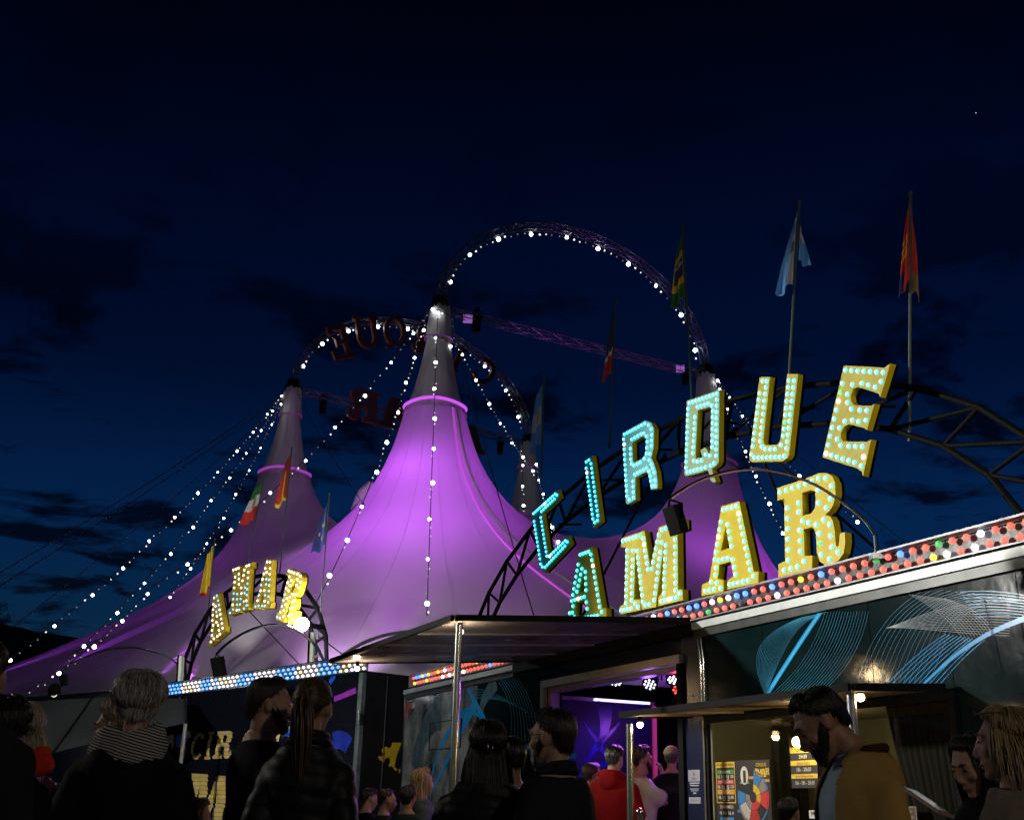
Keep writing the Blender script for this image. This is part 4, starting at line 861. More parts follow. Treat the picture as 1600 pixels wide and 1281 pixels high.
for row in range(2):
    s_ = S0 + .16 + .064 * row; cur = 'r'
    while s_ < 4.3:
        cur = rs.choices('rbwyg', (13, 1.6, 1.8, 1.2, .5))[0]
        if s_ < .7 and s_ > -2 and rs.random() < .5: cur = rs.choice('bwwbro')
        if not (-3.9 < s_ < -1.5): inst('bulb', SB[cur if cur != 'o' else 'o'], WR.p(s_, -.045, 3.080 - row * .085), strip, scale=.026)
        s_ += .128
# the black beam the letters stand on
mb = MB(); mb.fbox(WR, S0 + .3, S1, -.26, -.12, 3.06, 3.14); base_beam = tag(mb.build('roof_beam', mat('beam_paint', (.03, .045, .045), .4, .3), None), 'dark steel beam behind the bulb strip, under the large letters', 'beam')

# ================================================================== illuminated letters of the right sign
M_yel = mat('letter_yellow', (0.80, 0.58, 0.010), .4, var=.14, vscale=5, col2=(0.90, .70, .015), bump=.1, bscale=30); M_yel2 = mat('letter_yellow_worn', (0.66, 0.52, 0.05), .5, var=.2, vscale=3)
M_glowface = mat('letter_face_cyan_glow', (.20, .52, .50), .5, var=.1); M_glowface2 = mat('letter_face_weak_glow', (.36, .48, .26), .5, var=.1)  # cyan glow of the bulbs is put into these face colours
dome = MB(); dome.sphere((0, 0, 0), (1, 1, .8), 10, 6)
D = {k: mesh_only(dome, m) for k, m in (('c', dome_mat('dome_cyan', (.45, 1, 1), (.0, .62, .95), 2.4, 2.1)), ('w', bulb_mat('dome_white', (1, .92, 1.0), 3.0)), ('g', bulb_mat('dome_green', (.1, .9, .35), 1.2)), ('y', bulb_mat('dome_yellow', (1, .75, .2), 2.0)), ('p', dome_mat('dome_pale', (.55, 1, 1), (.05, .70, .95), 1.9, 1.5)), ('b', bulb_mat('dome_blue', (.10, .45, 1.0), 2.6)), ('n', bulb_mat('dome_neutral', (.85, .9, 1.0), 3.0)))}
def inside(p, loops):
    c = False
    for l in loops:
        n = len(l); j = n - 1
        for i in range(n):
            if (l[i][1] > p[1]) != (l[j][1] > p[1]) and p[0] < (l[j][0] - l[i][0]) * (p[1] - l[i][1]) / (l[j][1] - l[i][1] + 1e-12) + l[i][0]: c = not c
            j = i
    return c
def edge_dist(p, loops):
    m = 9
    for l in loops:
        for i in range(len(l)):
            a = np.array(l[i]); b = np.array(l[(i + 1) % len(l)]); q = np.array(p); t = np.clip((q - a) @ (b - a) / ((b - a) @ (b - a) + 1e-12), 0, 1); m = min(m, np.linalg.norm(a + (b - a) * t - q))
    return m
def bulb_points(loops, inset, sp):
    out = []
    for l in loops:
        n = len(l); L = [np.array(p) for p in l]
        for i in range(n):
            a, b = L[i], L[(i + 1) % n]; ln = np.linalg.norm(b - a); t = (b - a) / (ln + 1e-9); k = max(1, int(round(ln / (sp * .5))))
            for j in range(k + 1):
                for nn in (np.array([-t[1], t[0]]), np.array([t[1], -t[0]])):
                    p = a + (b - a) * j / k + nn * inset
                    if inside(p, loops) and edge_dist(p, loops) > inset * .86 and all(np.linalg.norm(p - q) > sp * .90 for q in out): out.append(p)
    return out
def sign_letter(name_lab, loops, fr, o0, o1, mface, mside, inset, sp, rb, pal, group, parent_loc, cut=None):
    t = thing('marquee_letter', name_lab, 'letter', parent_loc, group)
    mb = MB(); mb.prism(loops, lambda a, b, d: fr.p(a, d, b), o0, o1, 0, 1); mb.build('letter_body', [mface, mside], t)
    mb = MB(); mb.prism([[((x), (y)) for x, y in l] for l in loops], lambda a, b, d: fr.p(a, d, b), o0 - .03, o0 - .002); mb.build('letter_back', M_dkpaint, t)
    rr = random.Random(hash(name_lab) % 1000 if False else len(name_lab) * 7 + int(abs(loops[0][0][0]) * 100))
    for p in bulb_points(loops, inset, sp):
        k = pal(rr, p) if callable(pal) else pal
        inst('bulb', D[k], fr.p(p[0], o1 + .004, p[1]), t, fr.n, rb)
pal_c = lambda r, p: 'c' if r.random() < .965 else r.choice('wgw'); pal_p = lambda r, p: 'p' if r.random() < .965 else r.choice('wgy')
gname = 'large letters of the right sign'
for k, nm in (('C', 'letter C covered in cyan bulbs, lowest and leftmost of the upper sign'), ('I', 'slanting letter I covered in cyan bulbs'), ('R', 'letter R of the upper row, covered in cyan bulbs'), ('Q', 'letter Q covered in cyan bulbs'), ('U', 'yellow letter U edged with cyan bulbs'), ('E', 'tilted yellow letter E with cyan bulbs, at the right end of the sign')):
    c = np.mean(np.array(LET[k][0]), 0); sign_letter(nm, LET[k], WR, -.158, -.10, {'C': M_glowface, 'I': M_glowface, 'R': M_glowface, 'Q': M_glowface2}.get(k, M_yel2), M_yel, .036 if k in 'CIRQ' else .040, .062 if k in 'CIRQU' else .075, .0200, pal_c, gname, WR.p(c[0], -.14, c[1] - .4))
for k, nm in (('A', 'yellow slab letter A at the left of the lower row, its foot behind the flap'), ('M', 'yellow slab letter M with cyan bulbs in the lower row'), ('A2', 'yellow slab letter A between the M and the large R'), ('R2', 'large bright yellow letter R at the right end of the lower row')):
    c = np.mean(np.array(LET[k][0]), 0); sign_letter(nm, LET[k], WR, -.168, -.10, M_yel if k != 'M' else M_yel2, M_yel, .040 if k != 'R2' else .046, .072 if k != 'R2' else .088, .0225, pal_c if k in ('A', 'M') else pal_p, gname, WR.p(c[0], -.14, c[1] - .4))
# struts that carry the letters
def strut_set(t, pts_):
    for a, b in pts_: mb = MB(); mb.tube([a, b], .014, 6); mb.build('strut', M_black, t, True)

# ---------------------------------------------------------------- flat lattice arches on the roofs
def flat_arch(fr, label, outer, inner, o, r, base_z):
    t = thing('sign_arch', label, 'arch', fr.p(outer[0][0], o, base_z))
    for pth in (outer, inner): mb = MB(); mb.tube([fr.p(a, o, z) for a, z in pth], r, 8); mb.build('chord', M_black, t, True)
    n = len(outer)
    for i in range(n - 1):
        for a, b in (((outer[i]), (inner[i])), ((inner[i]), (outer[i + 1]))): mb = MB(); mb.tube([fr.p(a[0], o, a[1]), fr.p(b[0], o, b[1])], r * .72, 6); mb.build('brace', M_black, t, True)
    return t
def ell(cx, z0, rx, rz, n, a0=0, a1=180): return [(cx - rx * math.cos(R_(a0 + (a1 - a0) * i / n)), z0 + rz * math.sin(R_(a0 + (a1 - a0) * i / n))) for i in range(n + 1)]
ar = flat_arch(WR, 'wide black lattice arch behind the letters of the right sign', ell(-1.40, 2.9, 5.36, 2.42, 17), ell(-1.40, 2.9, 4.90, 2.04, 17), -.5, .028, 2.9)
strut_set(ar, [(WR.p(.55, -.5, 4.55), WR.p(2.45, -.35, 2.95)), (WR.p(-1.2, -.5, 5.0), WR.p(-3.4, -.35, 2.95)), (WR.p(.3, -.5, 4.9), WR.p(1.35, -.4, 3.0))])
for s_, z_ in ((-3.2, 4.45), (-2.1, 4.75), (-1.1, 4.85), (.1, 4.8), (1.25, 4.6), (2.25, 4.3)): mb = MB(); mb.tube([WR.p(s_, -.2, z_ + .12), WR.p(s_ + .05, -.5, z_ + .15)], .014, 6); mb.build('letter_bracket', M_black, ar)

# ---------------------------------------------------------------- lamp arms (swan-neck tubes with floodlights)
def lamp_arm(fr, pix, s_or_base, label, r=.018, head=True, hw=(.14, .10), lit=False, m=None, hang=.26):
    x0, y0 = pix[0]
    if isinstance(s_or_base, tuple): s_ = fr.px(s_or_base[0], s_or_base[1], 0)[0]
    else: s_ = s_or_base
    P0 = fr.p(s_, 0, 0); pts_ = [on_plane(x, y, P0, fr.d) for x, y in pix]
    t = thing('floodlight_arm', label, 'lamp arm', pts_[0], 'swan-neck lamp arms on the trailer roofs')
    # smooth
    sm = []
    for i in range(len(pts_) - 1):
        a, b, c, d = pts_[max(0, i - 1)], pts_[i], pts_[i + 1], pts_[min(len(pts_) - 1, i + 2)]
        for k in range(5):
            u = k / 5; sm.append(.5 * ((2 * b) + (c - a) * u + (2 * a - 5 * b + 4 * c - d) * u * u + (3 * b - a - 3 * c + d) * u ** 3))
    sm.append(pts_[-1])
    mb = MB(); mb.tube(sm, r, 8); mb.build('arm_tube', m or M_chrome, t, True)
    mb = MB(); b = pts_[0]; mb.tube([b + V(0, 0, -.16), b + V(0, 0, .02)], r * 1.5, 8); mb.box(b + V(0, 0, -.16), (.05, .05, .02)); mb.build('post', M_chrome, t, True)
    if head:
        e = sm[-1]; f = unit(-fr.n * .25 - Z3 * .9); 
        u = fr.d; w = unit(Z3 * .92 + fr.n * .3); nn = unit(np.cross(u, w))
        c = e - w * (hw[1] + .05)
        mb = MB(); mb.box(c, (hw[0], .035, hw[1]), (u, nn, w)); h_ = mb.build('floodlight', M_black, t)
        mb = MB(); mb.tube([c + u * (hw[0] + .012) , c + u * (hw[0] + .012) + Z3 * .1, e, c - u * (hw[0] + .012) + Z3 * .1, c - u * (hw[0] + .012)], .010, 5); mb.build('bracket', M_black, h_)
    return t, sm
arm_r = lamp_arm(WR, [(1368, 838), (1350, 812), (1310, 780), (1262, 752), (1200, 735), (1150, 735), (1100, 748), (1062, 768), (1046, 780)], (1368, 866), 'long chrome lamp arm curving in front of the large R, floodlight at its left end', .012, True, (.07, .10), hang=.3)
arm_c = lamp_arm(WR, [(757, 1030), (740, 1002), (700, 988), (655, 986), (610, 990), (570, 1003), (540, 1020), (526, 1031)], -5.3, 'lamp arm lit cyan, rising behind the raised flap', .022, False, m=mat('cyan_lit_arm', (.5, .55, .56), .3, .6))
arm_l = lamp_arm(WL, [(494, 1012), (488, 1003), (470, 988), (450, 979), (425, 976), (400, 981), (375, 992), (352, 1008), (338, 1022)], (494, 1040), 'lamp arm over the left trailer with a black floodlight hanging at its end', .026, True, (.20, .17), hang=.36)
arm_l2 = lamp_arm(WL, [(281, 1040), (262, 1026), (240, 1018), (215, 1012), (190, 1012), (160, 1017), (135, 1026), (112, 1037), (98, 1050)], (281, 1055), 'leftmost lamp arm, curving over the striped canvas', .022, True, (.16, .12), hang=.1)
# assumed lit floodlight, added past the right edge of the picture for letters and wall
fa = WR.p(6.0, .9, 4.3); t = thing('floodlight_arm', 'assumed lit floodlight added on an arm beyond the right end of the ticket trailer', 'lamp arm', WR.p(5.0, 0, 2.9), 'swan-neck lamp arms on the trailer roofs')
mb = MB(); mb.tube([WR.p(5.1, -.05, 2.9), WR.p(5.2, 0, 3.9), WR.p(5.5, .3, 4.4), WR.p(5.8, .6, 4.5), fa], .02, 8); mb.build('arm_tube', M_chrome, t, True)
mb = MB(); mb.box(fa, (.15, .12, .03)); mb.build('floodlight', M_black, t)
FLOOD_AIM = WR.p(.0, .0, 3.1)
lamp('assumed_flood_beam', 'SPOT', fa + V(0, 0, -.06), 130, (1.0, .93, .80), t, FLOOD_AIM, spot_size=R_(100), spot_blend=.6, shadow_soft_size=.12)

# assumed site lamp posts, added outside the picture (glints of the left one show in the glossy trailer wall)
def assumed_lamp_post(pos, label, heads):
    pos = np.asarray(pos, float); t = thing('assumed_lamp_post', label, 'lamp post', (pos[0], pos[1], 0), 'assumed site lamp posts'); H_ = pos[2]
    mb = MB(); mb.tube([V(pos[0], pos[1], 0), V(pos[0], pos[1], H_)], [.08, .05], 10); mb.build('post', M_pole, t, True)
    for i, (aim, en, col, size) in enumerate(heads):
        ax = unit(np.asarray(aim) - pos); r_ = unit(np.cross(ax, Z3)); q = pos + r_ * (.4 * (i - 1.5)) + V(0, 0, .1)
        mb = MB(); mb.box(q, (.16, .04, .12), (r_, ax, np.cross(r_, ax))); mb.build('lamp_head', M_black, t)
        mb = MB(); mb.box(q + ax * .043, (.14, .002, .10), (r_, ax, np.cross(r_, ax))); mb.build('lamp_face', bulb_mat('site_lens', (1.0, .93, .80), 9), t)
        lamp('assumed_site_beam', 'SPOT', q + ax * .06, en, col, t, aim, spot_size=size, spot_blend=.55, shadow_soft_size=.28)
assumed_lamp_post((-10.0, 9.5, 5.2), 'assumed site lamp post left of the picture, with fill heads added for trailers and crowd', [(WR.p(.8, 0, 3.4), 5200, (1.0, .98, .92), R_(29)), (WR.p(-6.2, 0, 2.6), 900, (.9, .97, 1.0), R_(24)), (WL.p(-2.5, 0, 2.2), 5200, (1.0, .94, .82), R_(50)), (V(1.0, 4.5, 1.3), 420, (1.0, .90, .74), R_(60))])  # heads after the first are added fill: far panel, shutter, crowd
assumed_lamp_post((5.5, -5.0, 5.5), 'assumed site lamp post behind the viewer, added as crowd fill', [(V(0, 6, 1.2), 420, (1.0, .82, .58), R_(100))])  # assumed lamp, unseen behind the camera, added to light the crowd

# bright lamp by the left letters and the two pale floodlights on the left arch
q = FQ2 = WL.p(*(lambda sz: (sz[0], .1, sz[1]))(WL.px(472, 975, .1))); t = thing('glare_lamp', 'small dazzling white lamp beside the left letter R', 'lamp', q)
mb = MB(); mb.sphere(q, .135, 16, 12); mb.build('bulb', bulb_mat('dazzle', (.95, 1.0, 1.0), 60), t, 2)
mb = MB(); mb.tube([q - WL.n * .12, q - WL.n * .5], .05, 8); mb.build('holder', M_black, t)
lamp('glare', 'POINT', q + WL.n * .2, 160, (.92, .97, 1.0), t, shadow_soft_size=.13)
for x, y, lab in ((283, 1045, 'pale floodlight panel on the foot of the left arch'), (488, 1012, 'pale ribbed floodlight under the dazzling lamp')):
    sz = WL.px(x, y, .0); q = WL.p(sz[0], .0, sz[1]); t = thing('flood_panel', lab, 'lamp', q); u = unit(WL.d * .6 + WL.n * .5); nn = unit(np.cross(u, Z3)); w = unit(Z3 + u * .25)
    mb = MB(); mb.box(q, (.13, .03, .28), (u, nn, w)); mb.build('lamp_face', mat('pale_lens', (.6, .6, .48), .35, emit=(.55, .58, .45), estr=.25, var=.1), t)
    mb = MB(); mb.box(q + nn * .05, (.145, .018, .295), (u, nn, w)); mb.build('lamp_housing', M_black, t)

# ================================================================== left trailer
lt = thing('shutter_trailer', 'dark trailer on the left with a corrugated front and yellow circus lettering', 'trailer', WL.p(0, 0, 0))
LS0, LS1 = -6.7, 1.6
M_corr = mat('corrugated_dark', (0.008, 0.010, 0.018), .18, .3, var=.5, vscale=3, col2=(0.012, 0.015, 0.03))
mb = MB(); zz = np.arange(.6, 3.48, .085)
for z in zz: 
    mb.hexa([WL.p(a, o_, h) for h, oo in ((z, .0), (z + .078, .028)) for a, o_ in ((LS0 + .08, -.03), (LS0 + .08, oo), (LS1 - .12, oo), (LS1 - .12, -.03))])
mb.build('corrugated_front', M_corr, lt, kind='stuff')
mb = MB(); mb.fbox(WL, LS0, LS1, -2.5, -.04, .5, 3.5); mb.build('body_shell', mat('shell_black', (.010, .010, .012), .45, var=.4), lt)
mb = MB(); mb.fbox(WL, LS1 - .115, LS1 + .005, -.035, .05, .5, 3.5); mb.build('corner_post', mat('grey_post', (.16, .20, .21), .4, .4, var=.3), lt)
mb = MB(); mb.fbox(WL, LS0 - .005, LS0 + .075, -.035, .05, .5, 3.5); mb.build('corner_post', mat('grey_post', (.16, .20, .21), .4), lt)
for z in (1.0, 2.55): mb = MB(); mb.tube([WL.p(LS1 - .02, .06, z), WL.p(LS1 + .03, .09, z + .03), WL.p(LS1 + .03, .09, z + .2), WL.p(LS1 - .02, .06, z + .23)], .014, 6); mb.build('latch', M_chrome, lt)
for s_ in (-5.0, -1.5, .5):
    mb = MB(); mb.lathe(WL.p(s_, -.2, .48), [(0, -.15), (.28, -.14), (.46, -.1), (.48, 0), (.46, .1), (.28, .12), (0, .12)], 20, axis=WL.n); mb.build('wheel', mat('tyre', (.012, .012, .012), .8), lt, True)
# end wall: seams and the yellow crest
FE = Frame(WL.p(LS1, -.04, 0)[:2], -WL.n[:2]); FE.n = WL.d
for a in (.45, 1.12, 1.8): mb = MB(); mb.fbox(FE, a, a + .012, .001, .012, .5, 3.45); mb.build('seam_strip', mat('dull_strip', (.12, .12, .11), .35, .6), lt)
M_gold = mat('print_gold', (.58, .43, .02), .5, var=.15, vscale=8)
def fepx(x, y): q = on_plane(x, y, FE.P0 + FE.n * .004, FE.n); return (float((q - FE.P0) @ FE.d), float(q[2]))
zz7 = lambda pts_: [(500 + x / 6.375, 1080 + y / 6.375) for x, y in pts_]
mb = MB()
for l in ([(720, 508), (812, 508), (765, 640), (740, 745), (775, 780), (745, 785), (722, 745), (680, 742), (700, 700), (690, 655), (650, 665), (640, 708), (585, 672), (580, 640), (620, 645), (660, 612), (625, 612), (612, 585), (625, 560), (660, 548), (690, 565), (712, 545)], [(785, 770), (820, 760), (860, 790), (815, 815), (785, 808)]):
    lp_ = [fepx(x, y) for x, y in zz7(l)]; tri = tessellate_polygon([[Vector((a, b, 0)) for a, b in lp_]]); mb.add([FE.p(a, .004, b) for a, b in lp_], [tuple(x) for x in tri])
mb.build('crest_print', M_gold, lt, recalc=False)
# painted lettering CIRQUE / AMAR on the shutter: italic slab letters, cut by the corrugation
M_goldp = mat('paint_gold', (.72, .52, .05), .45, var=.25, vscale=4, col2=(.75, .62, .35))
def paint_letter(ch, s_, z_, w, h, slant=.12, m=None):
    t = MB(); loops = [[(s_ + x * w + slant * y * h, z_ + y * h) for x, y in l] for l in PL[ch]]
    tri = tessellate_polygon([[Vector((a, b, 0)) for a, b in l] for l in loops]); fl = [q for l in loops for q in l]
    # slice into slats so that the paint follows each corrugation
    bm_ = bmesh.new(); vv = [bm_.verts.new((a, b, 0)) for a, b in fl]
    for x in tri:
        try: bm_.faces.new([vv[i] for i in x])
        except ValueError: pass
    for z in zz:
        for zc_ in (z, z + .078): bmesh.ops.bisect_plane(bm_, geom=bm_.verts[:] + bm_.edges[:] + bm_.faces[:], plane_co=(0, zc_, 0), plane_no=(0, 1, 0))
    bm_.verts.index_update(); out = []
    for v in bm_.verts:
        k = (v.co.y - .6) % .085; oo = .031 + .0 * k if k > .078 else .028 * k / .078 + .004
        out.append(WL.p(v.co.x, oo, v.co.y))
    t.add(out, [tuple(v.index for v in f.verts) for f in bm_.faces if (f.calc_center_median().y - .6) % .085 < .078]); bm_.free()
    t.build('painted_letter', m or M_goldp, lt, recalc=False)
for ch, s_, w in (('C', -4.65, .80), ('I', -4.08, .75), ('R', -3.45, .72), ('Q', -2.35, .85), ('U', -1.45, .8), ('E', -.7, .7)): paint_letter(ch, s_, 2.34, w, .56)
for ch, s_, w in (('A', -5.75, .85), ('M', -3.9, 1.15), ('A', -2.3, .95), ('R', -.9, .9)): paint_letter(ch, s_, 1.22, w * 1.15, 1.12)
# painted light trails on the shutter
def wl_rib(name, pxs, w, m, o=.034):
    mb = MB(); pts_ = [WL.px(x, y, o) for x, y in pxs]; n = len(pts_)
    for i in range(n - 1):
        (a, b), (c, d) = pts_[i], pts_[i + 1]; t = np.array([c - a, d - b]); t = t / (np.linalg.norm(t) + 1e-9); nn = np.array([-t[1], t[0]]) * w
        mb.add([WL.p(*(lambda q: (q[0], o, q[1]))(np.array(q) + sg * nn)) for q, sg in (((a, b), 1), ((a, b), -1), ((c, d), -1), ((c, d), 1))], [(0, 1, 2, 3)])
    mb.build(name, m, lt, recalc=False)
M_pv = mat('paint_violet', (.30, .03, .45), .35, var=.2); M_bl = mat('paint_blue', (.02, .14, .85), .3, var=.2); M_rd = mat('paint_pink', (.65, .18, .18), .4, var=.4, vscale=14, col2=(.7, .6, .5))
wl_rib('print_trail', bez([(255, 1112), (270, 1106), (282, 1090)]), .05, M_pv); wl_rib('print_trail', bez([(250, 1117), (254, 1135), (262, 1156)]), .04, M_bl); wl_rib('print_trail', bez([(522, 1092), (540, 1085), (556, 1078)]), .05, M_pv); wl_rib('print_trail', bez([(515, 1066), (520, 1060), (524, 1054)]), .05, M_bl); wl_rib('print_trail', bez([(440, 1146), (455, 1143), (470, 1142)]), .06, M_bl)
wl_rib('print_figure', bez([(262, 1158), (268, 1150), (274, 1156), (268, 1162)]), .10, M_rd); wl_rib('print_figure', bez([(275, 1158), (284, 1154), (294, 1150)]), .13, M_bl); wl_rib('print_figure', bez([(281, 1168), (286, 1150), (298, 1140), (296, 1152)]), .09, M_rd, .037); wl_rib('print_figure', bez([(284, 1182), (288, 1172), (290, 1165)]), .12, mat('paint_red', (.4, .04, .06), .4), .037)
wl_rib('print_glow', bez([(520, 1158), (535, 1150), (545, 1165)]), .16, mat('paint_deep_blue', (.02, .04, .4), .3, var=.4, vscale=5), .033)
# triple row of small bulbs along its roof
mb = MB(); mb.fbox(WL, LS0, LS1, -.06, -.04, 3.50, 3.76); mb.build('strip_backing', mat('strip_white', (.16, .16, .18), .25, .7, var=.1), lt)
mb = MB(); mb.fbox(WL, LS0, LS1 + .01, -.05, .06, 3.765, 3.785); mb.fbox(WL, LS0, LS1 + .01, -.035, .065, 3.465, 3.498); mb.build('strip_frame', M_chrome, lt)
rs = random.Random(11); strips = {'b': MB(), 'w': MB(), 'y': MB()}
for row in range(3):
    s_ = LS0 + .06 + .095 * (row % 2)
    while s_ < LS1 - .03:
        ph = (s_ * .62) % 1; k = 'b' if ph < .45 else rs.choice('wwwyw'); 
        if rs.random() < .08: k = 'w'
        strips[k].sphere(WL.p(s_, -.01, 3.715 - row * .083), .031, 8, 5); s_ += .19
for k, m_ in strips.items(): m_.build('bulb_row', {'b': bulb_mat('row_blue', (.10, .35, 1.0), 1.8), 'w': bulb_mat('row_white', (1, .92, .95), 1.4), 'y': bulb_mat('row_warm', (1.0, .72, .22), 1.1)}[k], lt, kind='stuff', recalc=False)
# arch and letters on its roof
ar2 = flat_arch(WL, 'black lattice arch carrying the four letters on the left trailer', ell(-3.75, 3.76, 3.25, 2.25, 11), ell(-3.75, 3.76, 2.85, 1.85, 11), -.5, .045, 3.76)
strut_set(ar2, [(WL.p(-3.9, -.4, 5.3), WL.p(-1.0, -.2, 3.8)), (WL.p(-.9, -.5, 4.4), WL.p(.6, -.3, 3.8))])
for ch, cx, cz, rot, h, lab in (('A', -4.5, 5.10, 20, 1.08, 'letter A with blue and white bulbs, leftmost on the left trailer'), ('M', -3.48, 5.62, 5, 1.10, 'letter M with blue and white bulbs on the left trailer'), ('A', -2.42, 5.58, -4, 1.05, 'letter A with blue and white bulbs, right of the M on the left trailer'), ('R', -1.30, 5.18, -16, 1.08, 'letter R with blue and white bulbs beside the dazzling lamp')):
    kx = {'A': .66, 'M': .56, 'R': .66}[ch]; loops = rot2([[(x * kx, y) for x, y in l] for l in PL[ch]], R_(rot), h, cx, cz)
    sign_letter(lab, loops, WL, -.12, .0, mat('letter_yellow_dark', (.60, .40, .02), .45, var=.15), mat('letter_yellow_dark', (.60, .40, .02), .45), .05, .12, .024, lambda r, p, cz=cz: ('n' if (p[1] > cz + .1) != (cx < -4) or r.random() < .25 else 'b'), 'letters on the left trailer', WL.p(cx, -.1, cz - .5))

# ================================================================== flags
pole_m = mat('flag_pole', (.10, .13, .11), .4, .3)
def flag(label, top, bot, fbot, w0, w1, colour, Yd=None, fr=None, o=-.5, side=-1, folds=3, r=.014, skew=0.0, seed=0):
    """top,bot: pole ends in px; fbot: px y where the cloth ends; w0,w1: px widths of cloth at its top and bottom; colour(u,v)->material"""
    if fr is not None: P = fr.P0 + fr.n * o; get = lambda x, y: on_plane(x, y, P, fr.n)
    else: get = lambda x, y: at_y(x, y, Yd)
    a, b = get(*top), get(*bot); t = thing('flag', label, 'flag', b, 'flags on the sign arches')
    mb = MB(); mb.tube([b, a], r, 8); mb.sphere(a, r * 1.6, 8, 6); mb.build('flag_pole', pole_m, t, True)
    ax = a - b; mpp = np.linalg.norm(ax) / math.hypot(top[0] - bot[0], top[1] - bot[1])
    side_v = RGT * side; dep = unit(np.cross(ax, RGT)); L = (fbot - top[1]) * mpp; mats = []; idx = {}
    nu, nv = 26, 14; mb = MB(); vs = []; rnd = random.Random(seed); ph = rnd.random() * 6
    down = unit(-ax)
    for i in range(nu + 1):
        u = i / nu
        for j in range(nv + 1):
            v = j / nv; wd = .92 * (w0 + (w1 - w0) * u ** .8) * mpp
            lx = wd * v * (1 - .25 * math.sin(folds * math.pi * v) ** 2); dp = .35 * wd * math.sin(folds * 2 * math.pi * v + ph + u * 1.5) * (.35 + .65 * v)
            dr = L * (.10 + .75 * u) + L * (.15 * v * (1 + skew)) + .03 * L * math.sin(v * 9 + ph) * u
            vs.append(a + down * dr * .98 + side_v * (lx + r) + dep * dp)
    for i in range(nu):
        for j in range(nv):
            m_ = colour((i + .5) / nu, (j + .5) / nv)
            if m_.name not in idx: idx[m_.name] = len(mats); mats.append(m_)
            q = i * (nv + 1) + j; mb.add([vs[q], vs[q + 1], vs[q + nv + 2], vs[q + nv + 1]], [(0, 1, 2, 3)], idx[m_.name])
    o_ = mb.build('flag_cloth', mats, t, False, recalc=False); bm_ = bmesh.new(); bm_.from_mesh(o_.data); bmesh.ops.remove_doubles(bm_, verts=bm_.verts, dist=1e-5); bm_.to_mesh(o_.data); bm_.free()
    o_.data.polygons.foreach_set('use_smooth', [True] * len(o_.data.polygons))
    so = o_.modifiers.new('thick', 'SOLIDIFY'); so.thickness = .004
fm_ = lambda n, c: mat('flag_' + n, tuple(min(.95, x * 1.25) for x in c), .8, var=.12, vscale=5, sheen=.2)
FB, FW, FS, FR, FY, FG, FN, FD = fm_('navy', (.02, .03, .14)), fm_('white', (.62, .62, .62)), fm_('sky', (.12, .34, .72)), fm_('red', (.55, .03, .02)), fm_('yellow', (.78, .52, .02)), fm_('green', (.02, .16, .03)), fm_('blue', (.012, .025, .16)), fm_('emblem', (.25, .16, .06))
flag('sky blue and white flag with a small crest, left of the upper letters', (850, 588), (846, 742), 712, 10, 19, lambda u, v: FD if (abs(u - .5) < .10 and .4 < v < .75) else (FS if v < .15 or u < .36 or u > .66 else FW), fr=WR, folds=2, seed=1)
flag('limp navy and red flag with a white band, above the letter R', (962, 472), (952, 700), 602, 5, 15, lambda u, v: FB if u < .62 else (FW if u < .68 else FR), fr=WR, folds=2, seed=2)
flag('limp green and yellow flag with a dark blue disc, above the letter Q', (1066, 352), (1082, 640), 490, 6, 22, lambda u, v: (FW if abs(u - .46 + .08 * v) < .022 else FB) if abs(u - .5) < .16 and abs(v - .5) < .42 else (FY if abs(u - .5) < .27 and abs(v - .5) < .47 else FG), fr=WR, folds=2, seed=3)
flag('light blue and white striped flag with a sun, above the letter U', (1249, 315), (1233, 590), 468, 4, 27, lambda u, v: FD if (abs(u - .45) < .07 and abs(v - .35) < .14) else (FS if v < .12 or (.12 < u < .28) else (FW if v < .55 else FS)) if u < .72 else (FS if v > .4 else FW), fr=WR, folds=2, seed=4)
flag('small light blue flag tail right of the striped flag pole', (1250, 345), (1248, 380), 420, 2, 20, lambda u, v: FW if u < .35 else FS, fr=WR, side=1, folds=1, seed=9, r=.006)
flag('limp red flag with a yellow emblem and blue tail, at the far right', (1423, 302), (1421, 690), 475, 4, 18, lambda u, v: (FY if math.sin(u * 60) + math.sin(v * 19) > -.2 else FR) if (.3 < u < .62 and v > .2) else (FN if (u > .72 and v > .55) else FR), fr=WR, folds=2, seed=5)
flag('dark red fold of flag right of the far right pole', (1424, 315), (1423, 350), 470, 3, 15, lambda u, v: FR if u < .75 else FD, fr=WR, side=1, folds=1, seed=6, r=.006)
flag('green, white and red flag with a small emblem, left of the left mast', (413, 742), (383, 900), 826, 10, 26, lambda u, v: FG if u < .36 else (FW if u < .66 else FR) if not (abs(u - .5) < .1 and abs(v - .45) < .2) else FD, fr=WL, folds=1, seed=7, side=-1)
flag('red and yellow striped flag in front of the left mast', (456, 700), (436, 905), 798, 8, 19, lambda u, v: FY if (.34 < v < .62 and u > .3) or u > .93 else FR, fr=WL, folds=1, seed=8)
flag('dark blue flag with small gold stars, before the purple cone', (515, 772), (497, 1000), 872, 6, 22, lambda u, v: FY if (abs(math.hypot((u - .55) * 1.6, v - .5) - .25) < .05 and math.sin(math.atan2(u - .55, v - .5) * 6) > .55) else FN, fr=WL, folds=1, seed=10, side=-1)
flag('yellow flag seen edge on, above the leftmost letter A', (336, 842), (325, 960), 938, 10, 15, lambda u, v: FY if u < .93 else FR, fr=WL, folds=1, seed=12, side=-1)
